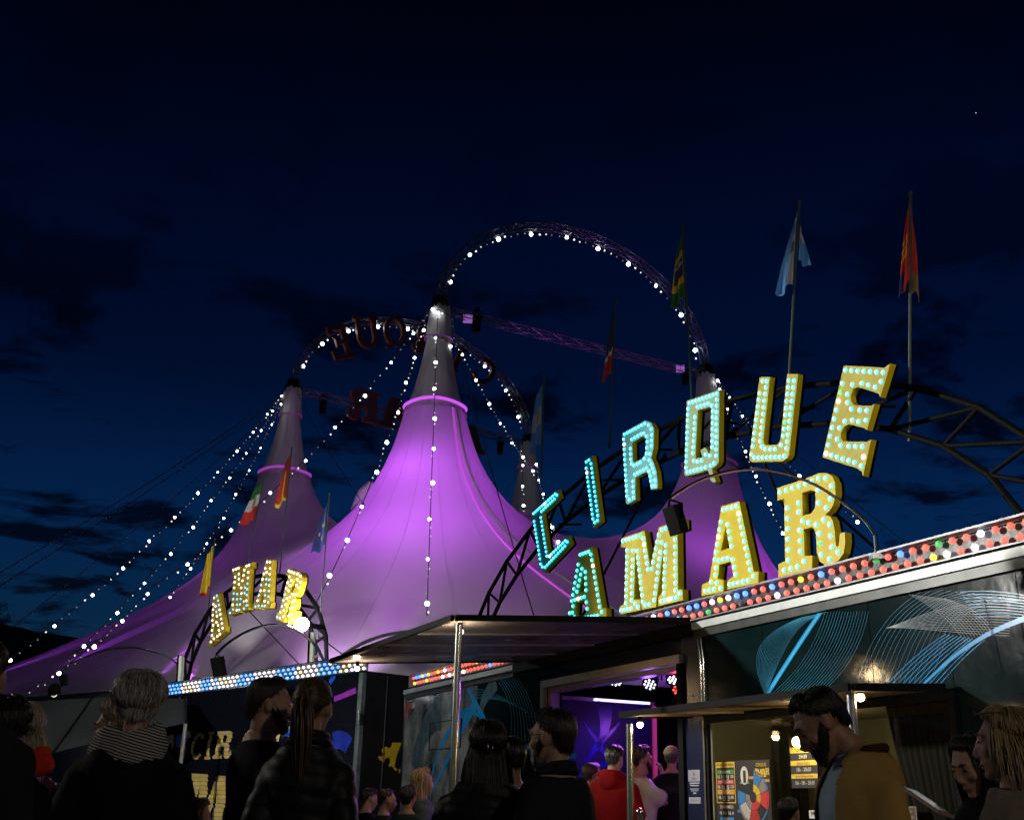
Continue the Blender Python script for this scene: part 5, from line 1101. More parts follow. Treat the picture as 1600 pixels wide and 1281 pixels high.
# ================================================================== small lamp on the canvas edge and dark lean-to canvas on the left
q = at_y(85, 1078, 27); t = thing('eave_lamp', 'small round black lamp standing on the eave at the left', 'lamp', q)
mb = MB(); mb.lathe(q, [(0, .12), (.13, .1), (.15, 0), (.12, -.1), (.06, -.12)], 16, axis=unit(V(.4, -.6, .5))); mb.build('lamp_body', M_black, t, True)
mb = MB(); mb.lathe(q + V(.03, -.06, -.1), [(0, .0), (.07, .0)], 12, axis=unit(V(.1, -1, -.2))); mb.build('lens', mat('dull_lens', (.7, .7, .6), .3, emit=(.8, .8, .6), estr=.6, var=0), t)
mb = MB(); mb.tube([q + V(-.1, 0, -.1), q + V(-.12, 0, -.32)], .02, 6); mb.tube([q + V(.1, 0, -.1), q + V(.12, 0, -.32)], .02, 6); mb.tube([q + V(0, 0, -.12), q + V(0, 0, -3.6)], .03, 6); mb.build('stand', M_black, t)
lean = thing('canvas_lean_to', 'dark grey canvas sloping out below the tent eave on the left', 'canvas', at_y(130, 1200, 25))
M_lean = mat('lean_canvas', (.024, .027, .029), .7, var=.2, vscale=1.5, bump=.3, bscale=2)
edge = [(52, 1096, 26), (145, 1090, 26), (215, 1090, 25.5), (290, 1092, 25)]; low = [(48, 1158, 24), (84, 1176, 23.5), (150, 1160, 23.5), (290, 1130, 23)]
for i in range(3):
    mb = MB(); n = 10; vs = []
    e0, e1, l0, l1 = at_y(*edge[i]), at_y(*edge[i + 1]), at_y(*low[i]), at_y(*low[i + 1])
    for a in range(n + 1):
        for b in range(n + 1):
            u, w = a / n, b / n; vs.append((e0 * (1 - u) + e1 * u) * (1 - w) + (l0 * (1 - u) + l1 * u) * w - Z3 * .18 * math.sin(math.pi * w) * math.sin(math.pi * u) + Z3 * .01)
    mb.add(vs, [(a * (n + 1) + b, (a + 1) * (n + 1) + b, (a + 1) * (n + 1) + b + 1, a * (n + 1) + b + 1) for a in range(n) for b in range(n)]); mb.build('canvas_panel', M_lean, lean, 2)
    mb = MB(); mb.tube([e1 + Z3 * .03, l1 + Z3 * .03], .025, 6); mb.build('canvas_strap', M_black, lean)
for i in (0, 3):
    l0 = at_y(*low[i]); mb = MB(); mb.tube([l0, V(l0[0], l0[1], 0)], .04, 8); mb.build('canvas_pole', M_pole, lean, True)
# ================================================================== people
def remesh(mb, voxel, smooth_it=2, factor=.5):
    me = bpy.data.meshes.new('tmp'); me.from_pydata(mb.v, [], mb.f); bm_ = bmesh.new(); bm_.from_mesh(me); bmesh.ops.recalc_face_normals(bm_, faces=bm_.faces); bm_.to_mesh(me); bm_.free()
    o = bpy.data.objects.new('tmp', me); COL.objects.link(o)
    m = o.modifiers.new('r', 'REMESH'); m.mode = 'VOXEL'; m.voxel_size = voxel
    if smooth_it: s = o.modifiers.new('s', 'SMOOTH'); s.factor = factor; s.iterations = smooth_it
    dg = bpy.context.evaluated_depsgraph_get(); out = bpy.data.meshes.new_from_object(o.evaluated_get(dg)); bpy.data.objects.remove(o); bpy.data.meshes.remove(me)
    return out
def mesh_np(me): a = np.empty(len(me.vertices) * 3); me.vertices.foreach_get('co', a); return a.reshape(-1, 3)
def set_np(me, a): me.vertices.foreach_set('co', np.asarray(a).ravel()); me.update()
def rotz(a): c, s = math.cos(a), math.sin(a); return np.array([[c, -s, 0], [s, c, 0], [0, 0, 1]])
def rotx(a): c, s = math.cos(a), math.sin(a); return np.array([[1, 0, 0], [0, c, -s], [0, s, c]])
def roty(a): c, s = math.cos(a), math.sin(a); return np.array([[c, 0, s], [0, 1, 0], [-s, 0, c]])
M_SKIN = {'fair': mat('skin_fair', (.46, .27, .19), .5, var=.10, vscale=20, sss=.15, bump=.06, bscale=120), 'tan': mat('skin_tan', (.36, .20, .13), .5, var=.12, vscale=20, sss=.15, bump=.06, bscale=120)}
M_eye = mat('eye_dark', (.02, .014, .01), .15, var=0); M_lip = mat('lips', (.34, .12, .10), .45, var=.1)
def hair_mat(n, c, c2): return mat('hair_' + n, c, .38, var=.3, vscale=30, col2=c2, spec=.6, stretch=(2.5, 2.5, .35))
HM_ = {'black': hair_mat('black', (.008, .006, .005), (.018, .013, .010)), 'dark': hair_mat('dark_brown', (.018, .011, .007), (.045, .027, .015)), 'brown': hair_mat('brown', (.06, .034, .017), (.14, .08, .04)), 'blonde': hair_mat('blonde', (.22, .14, .06), (.42, .30, .15)), 'grey': hair_mat('grey', (.20, .19, .175), (.46, .45, .42)), 'ash': hair_mat('ash_blonde', (.26, .22, .15), (.45, .40, .30))}
for _k, (_a, _b) in {'black': ((.008, .006, .005), (.018, .013, .010)), 'dark': ((.018, .011, .007), (.045, .027, .015)), 'brown': ((.06, .034, .017), (.14, .08, .04)), 'blonde': ((.22, .14, .06), (.42, .30, .15)), 'grey': ((.20, .19, .175), (.46, .45, .42)), 'ash': ((.26, .22, .15), (.45, .40, .30))}.items():
    HM_[_k + '_light'] = hair_mat(_k + '_light', tuple(c * 1.5 for c in _a), tuple(min(1, c * 1.35) for c in _b)); HM_[_k + '_deep'] = hair_mat(_k + '_deep', tuple(c * .5 for c in _a), tuple(c * .5 for c in _b))
def cloth(n, c, **k): return mat('cloth_' + n, c, k.get('rough', .85), var=.2, vscale=k.get('vs', 6), bump=k.get('bump', .25), bscale=k.get('bs', 160), spec=.2)
def ring_loft(mb, rings, n=18):
    vs = []; fs = []
    for c, a, b in rings:
        c = np.asarray(c, float)
        for k in range(n): an = 2 * math.pi * k / n; vs.append(c + np.asarray(a) * math.cos(an) + np.asarray(b) * math.sin(an))
    for i in range(len(rings) - 1):
        for k in range(n): fs.append((i * n + k, i * n + (k + 1) % n, (i + 1) * n + (k + 1) % n, (i + 1) * n + k))
    fs += [tuple(range(n - 1, -1, -1)), tuple((len(rings) - 1) * n + k for k in range(n))]; mb.add(vs, fs)
X_, Y3 = V(1, 0, 0), V(0, 1, 0)
def torso_rings(g, w=1.0, belly=0.0, top=1.49, z0=.84, fem=False):
    prof = [(.80, .160, .110, 0), (.90, .172, .122, -.005), (1.0, .150 if fem else .158, .108 + belly, .004), (1.10, .138 if fem else .152, .104 + belly, .004), (1.20, .152 if fem else .165, .115 + .5 * belly, 0), (1.30, .166 if fem else .180, .122, -.004), (1.36, .168 if fem else .186, .112, -.010), (1.40, .152 if fem else .170, .098, -.016), (1.435, .124 if fem else .140, .084, -.02), (1.47, .092 if fem else .104, .074, -.022), (1.505, .064, .064, -.020)]
    return [((0, cy, z), X_ * (rx * w + g), Y3 * (ry * (1 + (w - 1) * .6) + g)) for z, rx, ry, cy in prof if z0 <= z <= top + .02]
def limb(mb, pts, rs, n=12):
    # add rounded ends
    pts = [np.asarray(p, float) for p in pts]; a = unit(pts[0] - pts[1]); b = unit(pts[-1] - pts[-2])
    P = [pts[0] + a * rs[0] * .9, pts[0] + a * rs[0] * .6] + pts + [pts[-1] + b * rs[-1] * .6, pts[-1] + b * rs[-1] * .9]; Rr = [rs[0] * .35, rs[0] * .8] + list(rs) + [rs[-1] * .8, rs[-1] * .35]
    mb.tube(P, Rr, n)
def lerp_limb(a, b, c, r, k=5):
    a, b, c = map(lambda q: np.asarray(q, float), (a, b, c)); P = []; Rr = []
    for i in range(k): P.append(a + (b - a) * i / k); Rr.append(r[0] + (r[1] - r[0]) * i / k)
    for i in range(k + 1): P.append(b + (c - b) * i / k); Rr.append(r[1] * (1 + .06 * math.sin(math.pi * i / k)) + (r[2] - r[1]) * i / k)
    return P, Rr
def hand(mb, w, d, palm_n, side, curl=.5, sc=1.0):
    """w wrist, d direction of the hand, palm_n palm normal, side +1 right"""
    d = unit(d); pn = unit(palm_n - d * (palm_n @ d)); x = np.cross(d, pn) * side
    ring_loft(mb, [(w - d * .02, x * .026, pn * .020), (w + d * .02, x * .032, pn * .019), (w + d * .055, x * .041, pn * .017), (w + d * .088, x * .042, pn * .014), (w + d * .098, x * .036, pn * .009)], 12)
    for k, (ox, ln) in enumerate(((.030, .068), (.011, .078), (-.010, .072), (-.029, .056))):
        p = w + d * .088 + x * ox; dd = d + x * ox * 1.6; seg = [p - d * .02]; an = 0
        for q in range(3):
            an += curl * (.55 + .25 * q); v_ = unit(dd * math.cos(an) + pn * math.sin(an)); p = p + v_ * ln * (.44, .32, .26)[q]; seg.append(p)
        limb(mb, seg, [.0095, .009, .0082, .0072], 8)
    p = w + d * .02 + x * .028; limb(mb, [p, p + d * .03 + x * .022 + pn * .012, p + d * .062 + x * .026 + pn * .026, p + d * .085 + x * .02 + pn * .032], [.014, .012, .0105, .008], 8)
HC = V(0, .0, 1.632)
def head_shapes(mb, jaw=1.0, fem=False, big=1.0):
    mb.sphere((0, -.014, .030), (.076, .096, .088), 22, 14)
    j = .92 if fem else 1.0
    ring_loft(mb, [((0, .010, .05), X_ * .066, Y3 * .078), ((0, .022, .015), X_ * .066, Y3 * .073), ((0, .026, -.02), X_ * .064, Y3 * .070), ((0, .028, -.055), X_ * .058 * j, Y3 * .064), ((0, .034, -.085), X_ * .046 * j, Y3 * .054), ((0, .046, -.108), X_ * .030 * j, Y3 * .038), ((0, .058, -.119), X_ * .014, Y3 * .018)], 20)
    nz = .9 if fem else 1.0
    limb(mb, [(0, .090, .022), (0, .100, -.004), (0, .113 * (1 if not fem else .98), -.030), (0, .108, -.040)], [.008, .0085, .0125 * nz, .010 * nz], 10)
    for s in (-1, 1):
        mb.sphere((s * .0125 * nz, .100, -.040), (.0085, .011, .008), 10, 6)
        limb(mb, [(s * .012, .091, .030), (s * .030, .089, .034), (s * .050, .075, .028)], [.008, .010, .008] if not fem else [.006, .007, .006], 8)
        mb.sphere((s * .032, .079, .010), (.017, .013, .012), 10, 8)
        mb.sphere((s * .042, .062, -.022), (.024, .026, .026), 10, 8)
        ax = (unit(V(1, .25 * s, 0)), V(0, 1, 0), unit(V(0, -.2, 1)))
        mb.sphere((s * .078, -.006, -.002), (.009, .020, .031), 12, 8, ax=ax); mb.sphere((s * .073, -.004, -.024), (.008, .011, .014), 10, 6)
    limb(mb, [(-.024, .083, -.067), (-.010, .094, -.063), (0, .096, -.065), (.010, .094, -.063), (.024, .083, -.067)], [.004, .0065, .006, .0065, .004], 8)
    limb(mb, [(-.021, .083, -.076), (0, .094, -.077), (.021, .083, -.076)], [.004, .0078, .004], 8)
    mb.sphere((0, .074, -.106), (.022, .020, .017), 12, 8)
def scalp_pt(th, ph, k=1.0, off=0.0):   # k scales the skull
    n = V(math.sin(th) * math.sin(ph), math.sin(th) * math.cos(ph), math.cos(th)); r = V(.0768, .0968, .0888) * k
    return V(0, -.014, .030) + n * r + n * off
def hairline(ph, nape=128, front=46, side=88):
    a = abs((ph + math.pi) % (2 * math.pi) - math.pi); d = math.degrees(a)
    if d < 55: return front + (d / 55) ** 2 * 10
    if d < 85: return front + 10 + (side - front - 10) * (d - 55) / 30
    if d < 118: return side + (108 - side) * (d - 85) / 33
    return 108 + (nape - 108) * min(1, (d - 118) / 30)
def hair_mesh(style, n, seed, fac=1.0, grow=0.0):
    rnd = random.Random(seed); mb = MB()
    st = dict(grey=dict(vol=.030, nape=122, k=1.05), short=dict(vol=.012, nape=124, k=1.03), crop=dict(vol=.006, nape=122, k=1.01), quiff=dict(vol=.011, nape=120, k=1.01), bob=dict(vol=.022, nape=136, k=1.06), long=dict(vol=.016, nape=130, k=1.04), tail=dict(vol=.008, nape=126, k=1.02), clip=dict(vol=.012, nape=128, k=1.03))[style]; st['k'] += grow
    L_ = style in ('long', 'clip', 'bob'); short_ = style in ('quiff', 'short', 'crop')
    thin = lambda th, ph: 1 - (.72 if short_ else .0) * min(1, max(0, (math.degrees(th) - 52) / 32)) * (0 if abs(ph) < .9 else 1)
    # solid under-layer following the hairline
    NP, NT = 36, 12; vs = []
    for i in range(NP):
        ph = 2 * math.pi * i / NP
        for j in range(NT + 1):
            th = R_(hairline(ph, st['nape']) - (5 if L_ else 9)) * j / NT; e = -.002 if j == NT else st['vol'] * .5 * math.sin(math.pi * min(1, j / NT * .9 + .1)) * thin(th, ph); vs.append(scalp_pt(max(th, .001), ph, st['k'], e))
    nb = len(vs)
    for i in range(NP):
        ph = 2 * math.pi * i / NP; a_ = abs(math.degrees((ph + math.pi) % (2 * math.pi) - math.pi)); e_ = min(1, max(0, (a_ - 112) / 20)); last = vs[i * (NT + 1) + NT]; vs.append(last + V(-last[0] * .12, .012, -.046) * e_ + V(0, 0, -.0005))
    mb.add(vs, [(i * (NT + 1) + j, ((i + 1) % NP) * (NT + 1) + j, ((i + 1) % NP) * (NT + 1) + j + 1, i * (NT + 1) + j + 1) for i in range(NP) for j in range(NT)] + [(i * (NT + 1) + NT, ((i + 1) % NP) * (NT + 1) + NT, nb + (i + 1) % NP, nb + i) for i in range(NP)])
    paths, rads, mis = [], [], []
    L = dict(long=.30, bob=.02, tail=0, short=0, crop=0, quiff=0, clip=.26).get(style, 0) * fac
    for q in range(n):
        ph = rnd.uniform(-math.pi, math.pi); d = math.degrees(abs(ph)); the = R_(hairline(ph, st['nape']) + (rnd.uniform(-14, 5) if not L_ else rnd.uniform(-6, 4))); th0 = rnd.uniform(0.05, .8) * the; seg = []; sw = rnd.uniform(-.25, .25); vol = st['vol'] * rnd.uniform(.5, 1.25)
        if style in ('quiff', 'short') and d < 60: vol *= 1.5
        m = 7
        for j in range(m):
            t = j / (m - 1); th = th0 + (the - th0) * t; p2 = ph + sw * t * (1 if d > 40 else 2)
            if style in ('tail',):   # pulled back to the crown at the rear
                tgt = scalp_pt(R_(78), math.pi, st['k'], .012); s0 = scalp_pt(the, ph, st['k'], .002); s1 = s0 + (tgt - s0) * t; nn = unit((s1 - V(0, -.014, .03)) / V(.079, .1, .092)); seg.append(V(0, -.014, .03) + nn * (V(.079, .1, .092) * st['k'] + vol * (.3 + .7 * math.sin(math.pi * t)))); continue
            seg.append(scalp_pt(th, p2, st['k'], (vol * math.sin(math.pi * min(1, .15 + .78 * t)) + .002) * thin(th, p2)))
        if L and (d > 62 if style == 'long' else d > 105):
            p = seg[-1]; ln = L * rnd.uniform(.75, 1.1); w = rnd.uniform(-.02, .02); back = -.012 if d > 120 else 0
            out = unit(V(p[0], p[1], 0))
            for j in range(1, 7):
                t = j / 6; seg.append(p + V(out[0] * (.022 * math.sin(t * 2.4) + .012 * t), out[1] * .03 * math.sin(t * 2) + back * t, -ln * t) + V(w * t + .0022 * math.sin(t * 7 + ph * 9), .0022 * math.cos(t * 6 + ph * 7), 0))
        if not L and d > 114 and style != 'tail':
            p = seg[-1]; e_ = min(1, (d - 114) / 18) * rnd.uniform(.7, 1.1)
            for j in (1, 2, 3): seg.append(p + V(-p[0] * .14 * j / 3, .010 * j / 3, -.048 * e_ * j / 3) + V(0, -.002, 0))
        r0 = .0042 if n < 260 else .0019
        paths.append(seg); rads.append([r0 * .6] + [r0] * (len(seg) - 2) + [r0 * .3]); mis.append(rnd.choice((0, 0, 1, 2)))
    if style == 'tail':
        base = scalp_pt(R_(78), math.pi, st['k'], .015)
        for q in range(90):
            a = rnd.uniform(0, 6.28); rr = .026 * math.sqrt(rnd.random()); ln = .40 * fac * rnd.uniform(.6, 1.08); seg = [base + V(rr * math.cos(a) * .5, .01, rr * math.sin(a) * .5)]
            for j in range(1, 9):
                t = j / 8; sp = 1 + 1.0 * math.sin(math.pi * min(1, t * 1.1)) * .8; seg.append(base + V(rr * math.cos(a) * sp + .015 * math.sin(t * 2.5), -.055 * math.sin(min(1, t * 2.2) * 1.57) + .055 * t + rr * math.sin(a) * sp, .02 * math.sin(t * 3) - ln * t))
            paths.append(seg); rads.append([.004] * 6 + [.0035, .003, .001]); mis.append(rnd.choice((0, 0, 1, 2)))
    mb.strands(paths, rads, 4, mis)
    return mb
def beard_mesh(full=1.0):
    mb = MB(); NP, NT = 30, 12; vs = []
    for i in range(NP + 1):
        ph = R_(-100 + 200 * i / NP)
        for j in range(NT + 1):
            t = j / NT; d = abs(math.degrees(ph)); ztop = float(np.interp(d, [0, 20, 45, 62, 80, 100], [-.054, -.056, -.058, -.045, -.012, .014]))
            zbot = float(np.interp(d, [0, 30, 60, 80, 100], [-.126, -.122, -.106, -.085, -.05])); z = ztop + (zbot - ztop) * t
            zz_ = [.05, .015, -.02, -.055, -.085, -.108, -.119, -.13]; rx = [.066, .066, .064, .058, .046, .030, .014, .004]; ry = [.078, .073, .070, .064, .054, .038, .018, .006]; cy = [.010, .022, .026, .028, .034, .046, .058, .06]
            g = lambda a: float(np.interp(-z, [-q for q in zz_], a)); e = .007 * full * math.sin(math.pi * min(1, max(0, .12 + t * .88))) + .003
            # the mouth stays clear
            if d < 20 and -.085 < z: e -= .006
            vs.append(V((g(rx) + e) * math.sin(ph), g(cy) + (g(ry) + e) * math.cos(ph), z + .001 * noise.noise((ph * 20, z * 200, 0)) * 4))
    mb.add(vs, [(i * (NT + 1) + j, (i + 1) * (NT + 1) + j, (i + 1) * (NT + 1) + j + 1, i * (NT + 1) + j + 1) for i in range(NP) for j in range(NT)])
    rnd = random.Random(4)
    for q in range(260):
        k = vs[rnd.randrange(len(vs))]; n = unit(k - V(0, .0, -.03)); mb.tube([k - n * .003, k + n * .002 + V(0, 0, -.005), k + n * .004 + V(0, .002, -.013)], [.0016, .0015, .0005], 3, cap=False)
    return mb
def place(me, Rm, tr, S):  # transform a mesh: local coords -> world offset from root
    a = mesh_np(me) @ np.asarray(Rm).T * S + tr; set_np(me, a)
def wrinkle(me, amp, sc, stretch=(1, 1, .6), seed=0):
    a = mesh_np(me); n = np.empty(len(me.vertices) * 3); me.vertex_normals.foreach_get('vector', n); n = n.reshape(-1, 3); d = np.empty(len(a))
    for i, p in enumerate(a): q = Vector((p[0] * sc * stretch[0] + seed, p[1] * sc * stretch[1], p[2] * sc * stretch[2])); d[i] = noise.noise(q) + .5 * noise.noise(q * 2.3)
    d = np.where(d > 0, d, d * .6); set_np(me, a + n * (d * amp)[:, None])
ARMS = {'down': ((.200, -.03, 1.13), (.215, .06, .90)), 'front': ((.215, -.02, 1.15), (.10, .22, 1.10)), 'phone': ((.22, .05, 1.16), (.13, .30, 1.20)), 'face': ((.21, .16, 1.24), (.075, .19, 1.47)), 'bottle': ((.24, .0, 1.15), (.20, .26, 1.12)), 'pocket': ((.210, -.06, 1.12), (.185, .05, .93))}
def person(label, px, Y, facing, hair=('short', 'dark'), top=None, sleeve='long', head=(0, 0), arms=('down', 'down'), fem=False, skin='fair', beard=None, face=True, detail=1, w=1.0, belly=0.0, coat=False, group='people in the crowd', collar=None, lean=0.0, hair_n=None, hair_fac=1.0, z0=0.0, bottoms=None, hood=False, opening=None, under=None, hand_vis=False, seed=1, garment_label=None, quilt=0.0, hshift=(0, 0, 0)):
    ptop = at_y(px[0], px[1], Y); Ht = ptop[2] - z0; S = Ht / 1.755
    f = R_(-facing)                       # facing: 0 away from the camera, 90 to the right
    Rm = rotz(f)
    hy, hp = R_(-head[0]), R_(-head[1]); Hr = rotz(hy) @ rotx(hp)   # head yaw (to the right +), pitch (down +)
    piv = V(0, -.02, 1.50)
    # find the root so that the crown lands on the chosen point
    crown = Rm @ (piv + V(*hshift) + Hr @ (HC + V(0, -.014, .118) - piv)) * S
    root = V(ptop[0] - crown[0], ptop[1] - crown[1], z0 + (ptop[2] - z0 - crown[2]) * 0)
    t = thing('person', label, 'person', root, group)
    base = root
    vox = (.0075 if detail else .016) if not hand_vis else .0065
    hs = V(*hshift); headT = lambda mb: setattr(mb, 'v', [tuple(piv + hs + Hr @ (V(*p) + HC - piv)) for p in mb.v])
    mb = MB(); ring_loft(mb, torso_rings(0, w * .97, belly * .8, fem=fem))
    hd = MB(); head_shapes(hd, fem=fem); headT(hd); mb.add(hd.v, hd.f)
    nt_, nb_ = piv + hs + Hr @ (HC + V(0, -.020, -.055) - piv), V(0, -.02, 1.45)
    limb(mb, [nb_, (nb_ + nt_) / 2 + V(0, -.002, 0), nt_], [.064, .054, .054] if not fem else [.056, .047, .047], 14)
    AR = []
    for s, nm in ((-1, arms[0]), (1, arms[1])):
        e, wr = (ARMS[nm] if isinstance(nm, str) else nm); sh = V(s * .165 * w * (.93 if fem else 1), -.012, 1.352); e = V(s * e[0] * w, e[1], e[2]); wr = V(s * wr[0], wr[1], wr[2]); AR.append((sh, e, wr))
        P, Rr = lerp_limb(sh, e, wr, (.050, .041, .028) if not fem else (.044, .035, .024)); limb(mb, P, Rr)
        hdv = unit(wr - e) + (V(0, .25, .35) if nm in ('face',) else V(0, 0, 0)); hand(mb, wr + unit(wr - e) * .015, hdv, V(-s, .1, .0) if nm in ('down', 'pocket') else (V(0, -.4, .9) if nm == 'phone' else V(-s * .6, -.6, .1)), s, .35 if nm in ('down', 'pocket') else .75)
        P, Rr = lerp_limb((s * .088, 0, .86), (s * .095, .015, .47), (s * .098, -.02, .09), (.082, .056, .038)); limb(mb, P, Rr)
        ring_loft(mb, [((s * .10, -.07, .045), X_ * .034, Z3 * .040), ((s * .10, 0, .05), X_ * .040, Z3 * .048), ((s * .105, .10, .035), X_ * .045, Z3 * .030), ((s * .108, .17, .025), X_ * .030, Z3 * .018)], 12)
    me = remesh(mb, vox, 2, .45); place(me, Rm, 0, S)
    me.materials.clear(); me.materials.append(M_SKIN[skin]); me.polygons.foreach_set('use_smooth', [True] * len(me.polygons)); link('body', me, t)
    def sub(name, mb, m, voxel=None, smooth=2, wr_=None, parent=None, lab=None, cut=None, solid=0):
        if voxel:
            me = remesh(mb, voxel, 2)
            if wr_: wrinkle(me, *wr_, seed=seed * 3.7)
            if quilt and name == 'jacket':
                a_ = mesh_np(me); n_ = np.empty(len(me.vertices) * 3); me.vertex_normals.foreach_get('vector', n_); set_np(me, a_ + n_.reshape(-1, 3) * ((np.abs(np.sin(a_[:, 2] * math.pi / .075 + .6 * np.sin(a_[:, 0] * 9))) ** .6 - .6) * quilt * 2)[:, None])
        else:
            me = bpy.data.meshes.new(name); me.from_pydata(mb.v, [], mb.f)
        if cut:
            bm_ = bmesh.new(); bm_.from_mesh(me); bmesh.ops.delete(bm_, geom=[fc for fc in bm_.faces if cut(fc.calc_center_median())], context='FACES'); bm_.to_mesh(me); bm_.free()
        place(me, Rm, 0, S); me.materials.clear()
        for q in (m if isinstance(m, list) else [m]): me.materials.append(q)
        if isinstance(m, list) and not voxel: me.polygons.foreach_set('material_index', mb.m)
        me.polygons.foreach_set('use_smooth', [True] * len(me.polygons)); o = link(name, me, parent or t, None, lab)
        if solid: sd = o.modifiers.new('thick', 'SOLIDIFY'); sd.thickness = solid; sd.offset = 1
        return o
    # trousers and shoes
    mb = MB(); ring_loft(mb, [r_ for r_ in torso_rings(.012, w, belly * .6, fem=fem, z0=.79, top=1.0)])
    for s in (-1, 1): P, Rr = lerp_limb((s * .088, 0, .86), (s * .095, .015, .47), (s * .098, -.02, .11), (.096, .070, .060)); limb(mb, P, Rr)
    sub('trousers', mb, bottoms or cloth('dark_denim', (.015, .018, .028)), .02, wr_=(.006, 9))
    for s in (-1, 1):
        mb = MB(); ring_loft(mb, [((s * .10, -.085, .05), X_ * .036, Z3 * .045), ((s * .10, 0, .058), X_ * .046, Z3 * .054), ((s * .105, .10, .045), X_ * .052, Z3 * .040), ((s * .108, .185, .034), X_ * .034, Z3 * .028)], 14); sub('shoe', mb, cloth('shoe', (.02, .02, .02)))
    # upper garment
    g = (.016 if not coat else .030) + (0 if detail else .006)
    if top is not None:
        def garment(mb, g, z_lo, slv):
            ring_loft(mb, torso_rings(g, w, belly, fem=fem, z0=z_lo, top=1.475), 22)
            for (sh, e, wr), nm in zip(AR, arms):
                if slv == 'long': P, Rr = lerp_limb(sh, e, wr - unit(wr - e) * .01, (.050 + g * .7, .045 + g * .9, .032 + g * .9))
                else: m_ = sh + (e - sh) * .72; P, Rr = [sh, (sh + m_) / 2, m_], [.050 + g * .8, .050 + g * 1.3, .049 + g * 1.7]
                limb(mb, P, Rr) if slv == 'long' else mb.tube([sh + V(0, 0, .03)] + P, [.03] + Rr, 14)
        vg = .013 if detail else .022
        if opening:
            mb = MB(); garment(mb, .008, .86, 'short'); sub('shirt', mb, under, vg, wr_=(.004, 10))
            if True:  # shirt collar
                mb = MB(); mb.tube([V(.072 * math.sin(a), -.02 + .072 * math.cos(a) + .012 * max(0, math.cos(a)), 1.487 - .030 * max(0, math.cos(a))) for a in np.linspace(0, 2 * math.pi, 26, endpoint=False)], .014, 8, closed=True); sub('shirt_collar', mb, under)
            mb = MB(); garment(mb, g, .78, sleeve); op = opening
            sub('jacket', mb, top, vg, wr_=(.010 if coat else .006, 8), cut=lambda c: c.y > .02 and abs(c.x) < op(c.z) and abs(c.x) < .2, solid=.006, lab=garment_label)
            mb = MB(); mb.tube([V(.083 * math.sin(a), -.03 + .075 * math.cos(a), 1.488 + .012 * math.cos(a + math.pi)) for a in np.linspace(-2.2 + math.pi, 2.2 + math.pi, 20)], [.010] + [.018] * 18 + [.010], 8); sub('jacket_collar', mb, cloth('collar_brown', (.045, .022, .010)) if collar is None else collar)
        else:
            mb = MB(); garment(mb, g, .80 if not coat else .66, sleeve); sub('jacket' if coat else 'shirt', mb, top, vg, wr_=((.014, 7) if coat else (.008, 9)), lab=garment_label)
            if collar is not None:
                mb = MB(); mb.tube([V(.082 * math.sin(a), -.02 + .080 * math.cos(a), 1.485 + .014 * math.cos(a + math.pi)) for a in np.linspace(0, 2 * math.pi, 26, endpoint=False)], .020, 8, closed=True); mb.tube([V(.074 * math.sin(a), -.02 + .074 * math.cos(a), 1.512 + .012 * math.cos(a + math.pi)) for a in np.linspace(0, 2 * math.pi, 26, endpoint=False)], .017, 8, closed=True); sub('collar', mb, collar)
        if hood:
            mb = MB(); mb.tube([V(.105 * math.sin(a), -.035 + .09 * math.cos(a), 1.475 + .03 * math.cos(a + math.pi)) for a in np.linspace(0, 2 * math.pi, 24, endpoint=False)], .036, 10, closed=True); mb.sphere((0, -.14, 1.43), (.10, .05, .085), 14, 10); sub('hood', mb, top, .013, wr_=(.006, 12))
    # hair, beard, face details
    n = int((hair_n if hair_n is not None else 420) * 2.2) if detail else 150
    if hair:
        mb = hair_mesh(hair[0], n, seed, hair_fac, 0 if detail else .05); headT(mb); sub('hair', mb, [HM_[hair[1]], HM_[hair[1] + '_light'], HM_[hair[1] + '_deep']])
    if beard:
        mb = beard_mesh(beard[1]); headT(mb); sub('beard', mb, HM_[beard[0]])
    if face:
        for s in (-1, 1):
            mb = MB(); mb.sphere((s * .032, .0895, .0085), (.0115, .0042, .0050), 10, 6); headT(mb); sub('eye', mb, M_eye)
            mb = MB(); mb.tube([V(s * .014, .098, .031), V(s * .030, .0975, .038), V(s * .050, .0815, .033)], [.0032, .0042, .0018], 6); headT(mb); sub('eyebrow', mb, HM_[hair[1] if hair else 'dark'] if not (hair and hair[1] in ('grey', 'blonde', 'ash')) else HM_['brown'])
        mb = MB(); mb.tube([V(-.023, .0865, -.0715), V(-.010, .0995, -.0700), V(0, .1010, -.0710), V(.010, .0995, -.0700), V(.023, .0865, -.0715)], [.001, .0038, .0042, .0038, .001], 6); headT(mb); sub('lips', mb, M_lip)
    info = dict(t=t, Rm=Rm, S=S, root=root, headT=headT, sub=sub, AR=AR)
    info['w'] = lambda p: root + Rm @ np.asarray(p, float) * S
    return info
black = cloth('black', (.005, .005, .006)); navy = cloth('navy', (.008, .010, .024)); char = cloth('charcoal', (.016, .018, .022)); puff = cloth('black_nylon', (.010, .011, .014), rough=.5, bump=.1)

